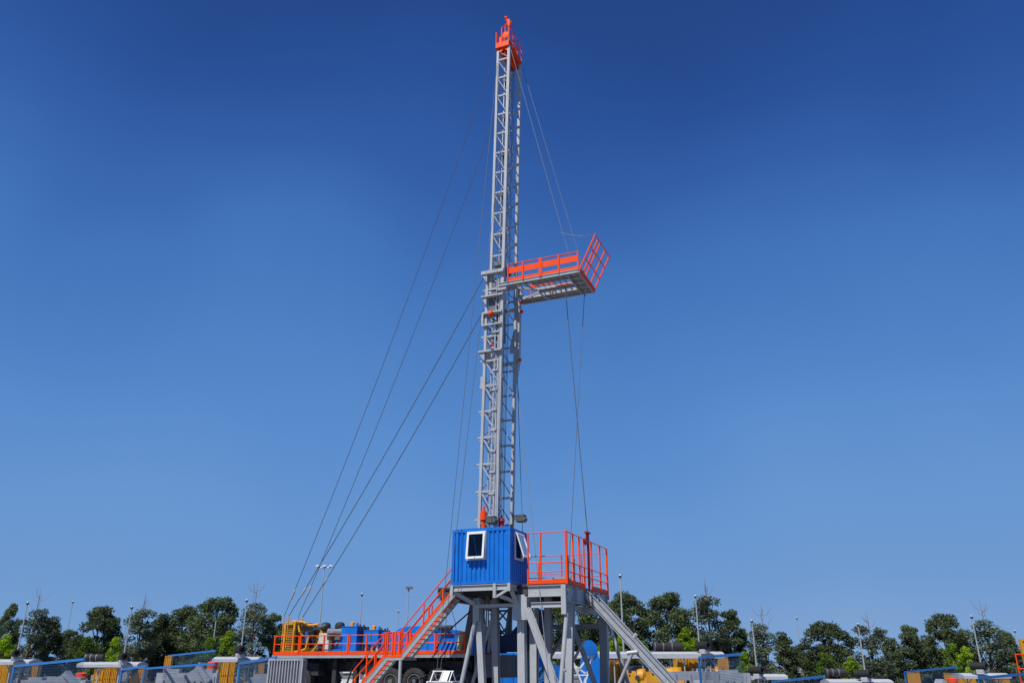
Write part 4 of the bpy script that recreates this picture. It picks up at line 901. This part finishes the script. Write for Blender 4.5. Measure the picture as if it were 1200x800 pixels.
# --- grey castings, cabinets, drum
def casting(u, vtop, Y, w, label, tilt=0, kind=0):
    c = P(u, vtop, Y); z0 = g(c.x, Y); h = c.z - z0
    t = thing('steel_casting', label, 'casting', (c.x, Y, z0), R(10), 'grey steel castings in the yard')
    mb = MB()
    if kind == 0:
        mb.box((-w, -.6, .2), (w, .6, h * .85)); mb.box((-w * .6, -.5, h * .85), (w * .3, .5, h)); mb.box((-w * .9, -.7, h * .3), (-w * .5, -.602, h * .6)); mb.box((w * .2, -.66, h * .4), (w * .7, -.602, h * .75))
    else:
        mb.prism([(-w, -.5, .1), (-w, -.5, h * .62), (-w * .3, -.5, h * .8), (0, -.5, h), (w * .25, -.5, h * .82), (w, -.5, h * .5), (w * .6, -.5, .1)], (0, 1.0, 0)); mb.prism([(0, -.53, h * .98), (w * .9, -.53, h * .45), (w * .7, -.53, h * .38), (-w * .12, -.53, h * .8)], (0, -.05, 0))
    mb.build('body', 'scrap', t)
    mb = MB(); mb.box((-w * .9, -.55, .0), (w * .9, .55, .1))
    for x in (-.6, -.1, .4): mb.tube((x * w, -.7, .1), (x * w, -.7, h * .45), .07)
    mb.build('base', 'chassis', t)
casting(47, 793, 62, 1.0, 'low flat grey casting behind the leftmost fence'); casting(64, 792, 64, .9, 'long grey casting beside the tilted one, behind the leftmost fence'); casting(80, 785, 60, .95, 'tilted wedge-shaped grey casting behind the leftmost fence', kind=1); casting(95, 793, 61, .5, 'small grey casting below the orange-red drum at the leftmost fence')
casting(206, 783, 62, 1.1, 'grey block casting behind the low fence left of the truck'); casting(235, 775, 60, .85, 'tilted wedge-shaped grey casting left of the shelter beside the container', kind=1); casting(248, 783, 61, .5, 'grey casting below the orange-red drum beside the container shelter'); casting(310, 789, 56, .9, 'grey casting just left of the corrugated container')
casting(856, 784, 60, 1.1, 'grey block casting behind the blue fence right of the long shelter'); casting(1101, 795, 70, 1.0, 'wedge-shaped grey casting behind the right blue fence', kind=1)
def drum(u, v, Y, label):
    c = P(u, v, Y); z0 = g(c.x, Y); h = c.z - z0 + .25
    t = thing('drum', label, 'drum', (c.x, Y, z0), 0, 'orange-red drums')
    mb = MB(); mb.lathe((0, 0, h - .62), (0, 0, 1), [(0, .33), (.1, .36), (.28, .36), (.3, .38), (.32, .36), (.5, .36), (.55, .30), (.58, .1)], 16); mb.build('body', 'orange', t)
    mb = MB(); mb.box((-.25, -.25, 0), (.25, .25, h - .63)); mb.build('stand', 'scrap', t)
drum(95, 791, 63, 'orange-red drum at the leftmost blue fence'); drum(249, 778, 63, 'orange-red drum beside the shelter near the container'); drum(1116, 797, 68, 'orange-red drum left of the rightmost shelter')
# grey trailer ramp and beam stack at the foot of the slide
tr = thing('catwalk', 'long grey steel catwalk lying beyond the foot of the pipe slide', 'catwalk', (P(812, 792, 58).x, 58, 0), R(20))
mb = MB(); mb.box((-1.9, -.6, .95), (1.7, .6, 1.08)); mb.box((-1.9, -.62, .55), (1.7, -.55, .949)); mb.build('deck', 'scrap', tr)
mb = MB()
for x in (-1.7, -.6, .5, 1.5): mb.box((x - .06, -.68, 0), (x + .06, -.622, 1.0))
mb.build('post', 'galv', tr)
bs_ = thing('beam_stack', 'stack of pale steel beams lying slanted behind the blue fence post', 'beams', (P(834, 792, 62).x, 62, 0), R(-20))
mb = MB()
for i in range(5): mb.ibeam((-1.2 + i * .32, -.8, 1.15), (-.3 + i * .32, .9, .15), .16, .18)
mb.build('beam', 'offwhite', bs_); mb = MB(); mb.box((-1.3, -1, 0), (1.1, -.7, 1.0)); mb.build('support', 'scrap', bs_)
# cars
def car(u, Y, label, m='carpaint'):
    c = at(u, Y); t = thing('parked_car', label, 'car', c, R(8))
    prof = [(-2.1, .35), (-2.15, .75), (-1.9, .95), (-1.35, 1.0), (-.75, 1.42), (.6, 1.45), (1.25, 1.02), (1.95, .88), (2.1, .6), (2.1, .35)]
    mb = MB(); mb.prism([(x, -.82, z) for x, z in prof], (0, 1.64, 0)); b = mb.build('body', m, t)
    mb = MB(); mb.prism([(x, -.835, z) for x, z in ((-1.15, 1.02), (-.68, 1.36), (.55, 1.38), (1.05, 1.02))], (0, .012, 0)); mb.build('side_window', 'glass', b)
    for x in (-1.35, 1.35):
        mb = MB(); mb.lathe((x, -.86, .33), (0, 1, 0), [(0, .1), (0, .3), (.04, .33), (.2, .33)], 18); mb.build('wheel', 'tyre', t)
        mb = MB(); mb.lathe((x, .66, .33), (0, 1, 0), [(0, .1), (0, .33), (.16, .33), (.2, .3)], 18); mb.build('wheel', 'tyre', t)
car(748, 92, 'dark blue parked car seen between the yellow engines and the trees'); car(814, 95, 'dark parked car behind the tall yellow cabinets right of the slide')
# --- lamp posts
def lamp(u, vtop, Y, label, kind='ball', r=.09):
    c = at(u, Y); top = P(u, vtop, Y).z - c.z
    t = thing('lamp_post', label, 'lamp post', c, 0, 'tall yard lamp posts')
    MB().tube((0, 0, 0), (0, 0, top), r * 1.25, 8, r * .7).build('pole', 'galv', t)
    if kind == 'ball':
        mb = MB(); mb.lathe((0, 0, top - .30), (0, 0, 1), [(0, .07), (.05, .15), (.2, .15)], 12); mb.build('lamp_base', 'chassis', t)
        mb = MB(); mb.lathe((0, 0, top - .10), (0, 0, 1), [(0, .15), (.08, .14), (.14, .1), (.17, .03)], 12); mb.build('lamp_head', 'galv', t)
    elif kind == 'flat':
        mb = MB(); mb.box((-.35, -.2, top - .05), (.5, .2, top + .2)); mb.box((-.1, -.12, top - .35), (.12, .12, top - .06)); mb.build('lamp_head', 'steel2', t)
    elif kind == 'triple':
        for x in (-.75, 0, .75):
            mb = MB(); mb.lathe((x, 0, top - .1), (0, 0, 1), [(0, .1), (.05, .27), (.14, .27), (.22, .1)], 12); mb.build('lamp_head', 'white', t)
        mb = MB(); mb.tube((-.8, 0, top - .14), (.8, 0, top - .14), .05); mb.build('arm', 'galv', t)
for u, v, Y, lab, k in ((18, 705, 98, 'slim lamp post nearest the left edge of the photo', 'ball'), (72, 704, 135, 'thin distant lamp post, second from the left edge', 'ball'), (144, 710, 98, 'slim lamp post above the second shelter from the left', 'ball'), (281, 702, 98, 'slim lamp post above the shelter beside the container', 'ball'), (247, 727, 106, 'headless-looking short lamp post among trees left of the container shelter', 'none'),
                        (371, 663, 95, 'tall lamp post with three lamp heads above the truck front', 'triple'), (419, 695, 105, 'lamp post with one pale head behind the blue tanks', 'ball'), (475, 689, 105, 'lamp post with flat square head left of the cabin stair', 'flat'), (464, 715, 140, 'distant thin lamp post behind the blue drawworks guard', 'ball'),
                        (731.5, 673, 84, 'lamp post right of the drill floor, crossing the dark trees', 'ball'), (821, 697, 98, 'lamp post above the right end of the long pale shelter', 'ball'), (886, 726, 98, 'lamp post above the small shelter right of the blue fence', 'ball'), (940, 723, 135, 'thin distant lamp post in a tree gap in the right half', 'ball'), (1012, 730, 98, 'lamp post above the second shelter from the right edge', 'ball'), (1149, 721, 98, 'lamp post above the rightmost shelter', 'ball'), (1197, 738, 120, 'lamp post at the right edge of the photo', 'ball')):
    lamp(u, v, Y, lab, k, .085 if Y < 120 else .07)
# --- yellow frame at the right edge
c = at(1208, 60, 790); yf = thing('yellow_barrier', 'yellow steel barrier panel with orange rails at the right edge of the photo', 'frame', c)
h = P(1199, 748, 60).z - c.z
mb = MB(); mb.box((-.28, -.1, 0), (-.14, .1, h)); mb.box((.9, -.1, 0), (1.04, .1, h)); mb.box((-.14, -.1, h - .15), (.9, .1, h)); mb.box((-.14, -.03, h * .45), (.9, .03, h - .15)); mb.build('frame', 'yellow', yf)
mb = MB(); 
for k in (.45, .62, .8): mb.tube((-.9, -.15, h * k), (1.2, -.15, h * k), .035)
mb.tube((-.85, -.15, 0), (-.85, -.15, h * .8), .04); mb.build('rail', 'orange', yf)

# ================================================================== TREES
def crown_mesh(seed, clumps, leaf, per, flat=.8):
    rnd = random.Random(seed); V = []; Fc = []
    for (x, y, z, r) in clumps:
        k = int(per * (r / 1.0) ** 2)
        for _ in range(k):
            th = rnd.uniform(0, 2 * math.pi); cz_ = rnd.uniform(-1, 1); sr = math.sqrt(1 - cz_ * cz_)
            rad = r * (rnd.uniform(.3, 1.0) ** .6) * rnd.uniform(.85, 1.32)
            p = Vector((x + rad * sr * math.cos(th), y + rad * sr * math.sin(th), z + rad * cz_ * flat))
            s = leaf * rnd.uniform(.55, 1.3)
            n_ = Vector((rnd.gauss(0, 1), rnd.gauss(0, 1), rnd.gauss(0, 1) + .5)).normalized()
            t1 = n_.cross(Vector((rnd.gauss(0, 1), rnd.gauss(0, 1), rnd.gauss(0, 1)))).normalized(); t2 = n_.cross(t1)
            o = len(V); V += [p - t1 * s * .5, p + t2 * s * .32, p + t1 * s * .5, p - t2 * s * .32]; Fc.append((o, o + 1, o + 2, o + 3))
    return V, Fc
def clump_set(seed, kind):
    rnd = random.Random(seed); cl = []
    if kind == 'round':
        for i in range(84):
            t = rnd.uniform(.02, 1); w = math.sin(math.pi * min(1, (t * .86 + .10))) ** .6
            a = rnd.uniform(0, 6.28); rr = 3.15 * w * math.sqrt(rnd.uniform(.15, 1)); cl.append((rr * math.cos(a), rr * math.sin(a), 1.2 + t * 7.9, rnd.uniform(.4, .95)))
    elif kind == 'airy':
        for i in range(44):
            t = rnd.uniform(.0, 1); w = .55 + .9 * (1 - t) + .3 * rnd.random()
            a = rnd.uniform(0, 6.28); rr = 1.35 * w * math.sqrt(rnd.uniform(.1, 1)); cl.append((rr * math.cos(a), rr * math.sin(a), 1.3 + t * 7.7, rnd.uniform(.4, .8)))
    elif kind == 'dark':
        for i in range(60):
            t = rnd.uniform(0, 1); w = 1.15 - .75 * t
            a = rnd.uniform(0, 6.28); rr = 2.05 * w * math.sqrt(rnd.uniform(.1, 1)); cl.append((rr * math.cos(a), rr * math.sin(a), .9 + t * 7.8, rnd.uniform(.35, .85)))
    elif kind == 'sapling':
        for i in range(34):
            t = rnd.uniform(0, 1); w = math.sin(math.pi * (t * .75 + .22)) 
            a = rnd.uniform(0, 6.28); rr = 1.5 * w * math.sqrt(rnd.uniform(.05, 1)); cl.append((rr * math.cos(a), rr * math.sin(a), 1.2 + t * 5.4, rnd.uniform(.35, .6)))
    return cl
SPEC = dict(round=(.25, 520, 'mid', 10.), airy=(.22, 430, 'grey', 10.), dark=(.25, 560, 'dark', 9.6), sapling=(.22, 520, 'lime', 7.))
def proto(kind, seed, fol=None, twigs=False, label='', cat='tree', group=''):
    leaf, per, fm, h = SPEC[kind]; cl = clump_set(seed, kind); rnd = random.Random(seed + 1)
    t = thing('sapling' if kind == 'sapling' else 'tree', label, cat, (0, 0, 0), 0, group)
    mb = MB(); r0 = .10 if kind == 'sapling' else .2
    top = h * .8; pts = [Vector((rnd.uniform(-.15, .15) * (k > 0), rnd.uniform(-.15, .15) * (k > 0), top * k / 5)) for k in range(6)]
    for k in range(5): mb.tube(pts[k], pts[k + 1], r0 * (1 - .16 * k), 7, r0 * (1 - .16 * (k + 1)))
    for (x, y, z, r) in cl[::2]:
        k = min(4, max(1, int((z - 1.2) / top * 5))); mb.tube(pts[k] - Vector((0, 0, .2)), (x, y, z - .2), r0 * .36, 5, r0 * .1)
    trunk = mb.build('trunk', 'bark', t)
    V, Fc = crown_mesh(seed + 2, cl, leaf, per); mb = MB(); mb.v = V; mb.f = Fc; mb.sm = [False] * len(Fc)
    me = bpy.data.meshes.new('crown'); me.from_pydata([tuple(v) for v in V], [], Fc); me.materials.append(FOL[fol or fm]); o = bpy.data.objects.new('crown', me); COL.objects.link(o); o.parent = t
    if twigs:
        mb = MB()
        tipz = 11.6; mb.tube((0, 0, 7.8), (.05, 0, 9.8), .05, 5, .035); mb.tube((.05, 0, 9.8), (0, 0, tipz), .035, 5, .012)
        for k in range(8):
            a = rnd.uniform(0, 6.28); z_ = rnd.uniform(8.2, 10.6); s0 = Vector((.03, 0, z_)); l_ = rnd.uniform(.3, 1.0)
            m_ = s0 + Vector((l_ * .6 * math.cos(a), l_ * .6 * math.sin(a), .15)); e = m_ + Vector((l_ * .5 * math.cos(a), l_ * .5 * math.sin(a), rnd.uniform(.6, 1.3)))
            mb.tube(s0, m_, .028, 4, .02); mb.tube(m_, e, .02, 4, .008)
        mb.build('bare_twigs', 'twig', t)
    return t
protos = {}
for kind, seeds in (('round', (11, 12, 13)), ('airy', (21, 22)), ('dark', (31, 32)), ('sapling', (41, 42))):
    for i, s_ in enumerate(seeds):
        protos[(kind, i)] = [proto(kind, s_, twigs=(kind == 'airy'), group='lime green saplings' if kind == 'sapling' else 'trees along the back of the yard'), False]
dullp = [proto('sapling', 43, fol='dull', group='lime green saplings'), False]
DIM = dict(round=(6.6, 9.9), airy=(3.8, 9.4), dark=(4.2, 9.4), sapling=(2.9, 7.))
def place(key, u, vtop, wpx, Y, label, rz=None):
    pr = dullp if key == 'dull' else protos[key]
    kind = 'sapling' if key == 'dull' else key[0]
    W0, H0 = DIM[kind]
    c = at(u, Y); h = P(u, vtop, Y).z - c.z; w = wpx * Y / 1025
    if kind != 'sapling': w *= 1.08
    s = (w / W0, w / W0, h / H0); rz = random.uniform(0, 6.28) if rz is None else rz
    if not pr[1]:
        o = pr[0]; o.location = c; o.rotation_euler = (0, 0, rz); o.scale = s; o['label'] = label; pr[1] = True
    else: copy_tree(pr[0], c, rz, label, s)
TREES = [
    (('round', 0), 0, 704, 26, 112, 'dense tree cut by the left edge of the photo'),
    (('airy', 0), 30, 710, 40, 112, 'airy grey-green tree with bare top twigs beside the leftmost lamp post'),
    (('dark', 0), 53, 720, 32, 116, 'dark pointed tree third from the left edge'),
    (('dark', 1), 75, 735, 36, 122, 'low dark tree below the second lamp post from the left'),
    (('round', 1), 108, 706, 56, 114, 'broad round-crowned tree left of the second shelter from the left'),
    (('airy', 1), 158, 713, 42, 112, 'airy tree with bare top twigs above the second shelter from the left'),
    (('dark', 0), 182, 716, 38, 118, 'dark tree right of the second shelter from the left'),
    (('round', 2), 208, 707, 52, 120, 'round tree left of the largest round tree, left of the truck'),
    (('round', 0), 246, 697, 66, 113, 'largest round tree left of the truck'),
    (('airy', 0), 292, 702, 46, 112, 'airy tree with bare top twigs above the shelter beside the container'),
    (('dark', 1), 316, 715, 32, 115, 'dark tree just left of the yellow radiator'),
    (('round', 1), 662, 690, 50, 100, 'dark round tree half hidden behind the drill floor legs'),
    (('dark', 0), 694, 700, 44, 108, 'dark tree behind the right end of the drill floor'),
    (('round', 2), 736, 690, 62, 112, 'round tree behind the lamp post right of the drill floor'),
    (('round', 0), 785, 691, 66, 113, 'broadest round tree right of the pipe slide'),
    (('airy', 1), 834, 698, 46, 112, 'airy tree with bare top twigs above the right end of the long shelter'),
    (('dark', 1), 858, 711, 36, 116, 'dark tree above the blue fence right of the long shelter'),
    (('round', 1), 874, 733, 22, 118, 'smallest round tree, above the blue fence right of the long shelter'),
    (('airy', 0), 899, 727, 42, 112, 'airy tree with bare top twigs above the small right shelter'),
    (('dark', 0), 922, 738, 32, 116, 'dark tree left of the tree gap in the right half'),
    (('dark', 1), 942, 752, 34, 124, 'lowest dark tree in the gap in the right half'),
    (('round', 2), 974, 725, 56, 114, 'round-crowned tree left of the second lamp post from the right edge'),
    (('airy', 1), 1024, 732, 42, 112, 'airy tree with bare top twigs above the second shelter from the right edge'),
    (('dark', 0), 1048, 744, 30, 116, 'dark low tree right of the second shelter from the right edge'),
    (('dark', 1), 1074, 729, 36, 115, 'dark tree left of the round tree near the right edge'),
    (('dark', 0), 1092, 742, 28, 119, 'small dark tree tucked between two taller trees near the right edge'),
    (('round', 0), 1115, 716, 54, 114, 'round-crowned tree near the right edge, left of the last tall lamp post'),
    (('airy', 0), 1162, 723, 46, 112, 'airy tree with bare top twigs nearest the right edge'),
    (('dark', 1), 1186, 735, 32, 116, 'dark tree at the right edge behind the yellow barrier'),
]
for t in TREES: place(*t)
for key, u, v, w, Y, lab in ((('sapling', 0), 2, 741, 26, 86, 'bright lime sapling at the left edge of the photo'), (('sapling', 1), 131, 746, 24, 86, 'bright lime sapling behind the second shelter from the left'), ('dull', 99, 744, 26, 92, 'dull lime sapling left of the bright one at the second shelter'), (('sapling', 0), 265, 737, 26, 86, 'bright lime sapling behind the shelter beside the container'), ('dull', 243, 745, 26, 92, 'dull lime sapling left of the bright one beside the container shelter'),
                             (('sapling', 1), 638, 742, 24, 84, 'lime sapling seen between the centre legs of the drill floor'), (('sapling', 0), 714, 738, 26, 86, 'lime sapling right behind the right leg of the drill floor'), (('sapling', 1), 728, 744, 18, 88, 'small lime sapling left of the lamp post by the pipe slide'), ('dull', 756, 750, 16, 92, 'small dull lime sapling right of the pipe slide'), (('sapling', 0), 807, 733, 26, 86, 'bright lime sapling behind the long pale shelter'),
                             (('sapling', 1), 872, 763, 22, 86, 'lime sapling between the blue fence and the small right shelter'), (('sapling', 0), 998, 767, 26, 86, 'bright lime sapling behind the second shelter from the right edge'), ('dull', 967, 763, 24, 92, 'dull lime sapling left of the second shelter from the right edge'), ('dull', 1117, 752, 24, 92, 'dull lime sapling left of the rightmost shelter'), (('sapling', 1), 1134, 757, 26, 86, 'bright lime sapling behind the rightmost shelter')):
    place(key, u, v, w, Y, lab)
# undergrowth (uncountable)
def undergrowth(u0, u1, Y, h, seed):
    rnd = random.Random(seed); cl = []
    x0, x1 = P(u0, 775, Y).x, P(u1, 775, Y).x; n = int((x1 - x0) / .55)
    for i in range(n):
        x = x0 + (x1 - x0) * (i + rnd.random()) / n; y = Y + rnd.uniform(-2, 2); r = rnd.uniform(.7, 1.2)
        cl.append((x, y, g(x, y) + rnd.uniform(.3, h), r))
    V, Fc = crown_mesh(seed, cl, .28, 240); me = bpy.data.meshes.new('undergrowth'); me.from_pydata([tuple(v) for v in V], [], Fc); me.materials.append(FOL['dark'])
    o = bpy.data.objects.new('undergrowth', me); COL.objects.link(o); o['kind'] = 'stuff'; o['label'] = 'dark shrubs under the trees'; return o
undergrowth(-60, 335, 122, 5.2, 5); undergrowth(640, 880, 122, 5.4, 6); undergrowth(868, 1260, 122, 5.2, 8); undergrowth(335, 640, 150, .8, 9)

# ================================================================== LIGHT, SKY, CAMERA
EL = 56; sx, sy = -.555, -.853
sd = Vector((sx, sy, 0)).normalized() * math.cos(R(EL)) + Vector((0, 0, math.sin(R(EL))))
sun = bpy.data.lights.new('sun', 'SUN'); sun.energy = 4.7; sun.angle = R(.5); sun.color = (1, .95, .87)
so = bpy.data.objects.new('sun', sun); COL.objects.link(so); so.rotation_euler = (-sd).to_track_quat('-Z', 'Y').to_euler()
w = bpy.data.worlds.new('World'); C.world = w; w.use_nodes = True
N = w.node_tree.nodes; L = w.node_tree.links
sky = N.new('ShaderNodeTexSky'); sky.sky_type = 'NISHITA'; sky.sun_disc = False; sky.sun_elevation = R(EL); sky.sun_rotation = math.atan2(sx, sy)
sky.air_density = 1.0; sky.dust_density = .3; sky.ozone_density = 3.0; sky.altitude = 100
# the clear deep-blue air of the photograph: the sky's own brightness, graded to its hue
SS = .09
bw = N.new('ShaderNodeRGBToBW'); L.new(sky.outputs[0], bw.inputs[0])
k1 = N.new('ShaderNodeMath'); k1.operation = 'MULTIPLY'; k1.inputs[1].default_value = SS / 1.2; L.new(bw.outputs[0], k1.inputs[0])
cr_ = N.new('ShaderNodeValToRGB'); L.new(k1.outputs[0], cr_.inputs[0])
def s2l(c): return tuple(((x / 255 + .055) / 1.055) ** 2.4 for x in c)
st = [(.1140, (36, 69, 134)), (.1256, (40, 79, 149)), (.1404, (52, 95, 166)), (.1632, (66, 114, 184)), (.2008, (77, 127, 194)), (.2635, (91, 140, 203)), (.3674, (104, 151, 208)), (.4494, (110, 154, 208)), (.527, (120, 160, 208)), (1.15, (200, 212, 228))]
el = cr_.color_ramp.elements
el[0].position, el[0].color = st[0][0] / 1.2, (*s2l(st[0][1]), 1)
el[1].position, el[1].color = st[-1][0] / 1.2, (*s2l(st[-1][1]), 1)
for p_, c_ in st[1:-1]:
    e_ = el.new(p_ / 1.2); e_.color = (*s2l(c_), 1)
tcw = N.new('ShaderNodeTexCoord'); sep = N.new('ShaderNodeSeparateXYZ'); L.new(tcw.outputs['Generated'], sep.inputs[0])
er = N.new('ShaderNodeValToRGB'); hz = N.new('ShaderNodeTexNoise'); hz.inputs['Scale'].default_value = 2.2; hz.inputs['Detail'].default_value = 2.5
L.new(tcw.outputs['Generated'], hz.inputs['Vector'])
hm = N.new('ShaderNodeMath'); hm.operation = 'MULTIPLY_ADD'; hm.inputs[1].default_value = -.30; hm.inputs[2].default_value = .15; L.new(hz.outputs['Fac'], hm.inputs[0])
ha = N.new('ShaderNodeMath'); ha.operation = 'ADD'; L.new(sep.outputs['Z'], ha.inputs[0]); L.new(hm.outputs[0], ha.inputs[1]); L.new(ha.outputs[0], er.inputs[0])
se = [(0, (126, 165, 210)), (.034, (118, 158, 207)), (.09, (109, 152, 206)), (.159, (104, 150, 208)), (.251, (91, 140, 204)), (.342, (78, 128, 195)), (.43, (68, 117, 186)), (.512, (54, 98, 170)), (.587, (44, 84, 155)), (.651, (38, 73, 139)), (.75, (35, 67, 130)), (1, (34, 62, 122))]
ee = er.color_ramp.elements
ee[0].position, ee[0].color = se[0][0], (*s2l(se[0][1]), 1); ee[1].position, ee[1].color = se[-1][0], (*s2l(se[-1][1]), 1)
for p_, c_ in se[1:-1]:
    e_ = ee.new(p_); e_.color = (*s2l(c_), 1)
mxs = N.new('ShaderNodeMix'); mxs.data_type = 'RGBA'; mxs.inputs[0].default_value = .75
L.new(cr_.outputs[0], mxs.inputs[6]); L.new(er.outputs[0], mxs.inputs[7])
vm = N.new('ShaderNodeVectorMath'); vm.operation = 'SCALE'; vm.inputs['Scale'].default_value = 1 / SS; L.new(mxs.outputs[2], vm.inputs[0])
L.new(vm.outputs[0], N['Background'].inputs['Color']); N['Background'].inputs['Strength'].default_value = SS
cam = bpy.data.cameras.new('camera'); cam.sensor_width = 36; cam.lens = 36 * F / 1200; cam.clip_end = 6000; cam.clip_start = .1
co = bpy.data.objects.new('camera', cam); COL.objects.link(co); co.location = (0, 0, EYE); co.rotation_euler = (R(90) + PIT, 0, 0); C.camera = co
C.view_settings.view_transform = 'Standard'; C.view_settings.look = 'None'; C.view_settings.exposure = 0; C.view_settings.gamma = 1
C.render.engine = 'CYCLES'
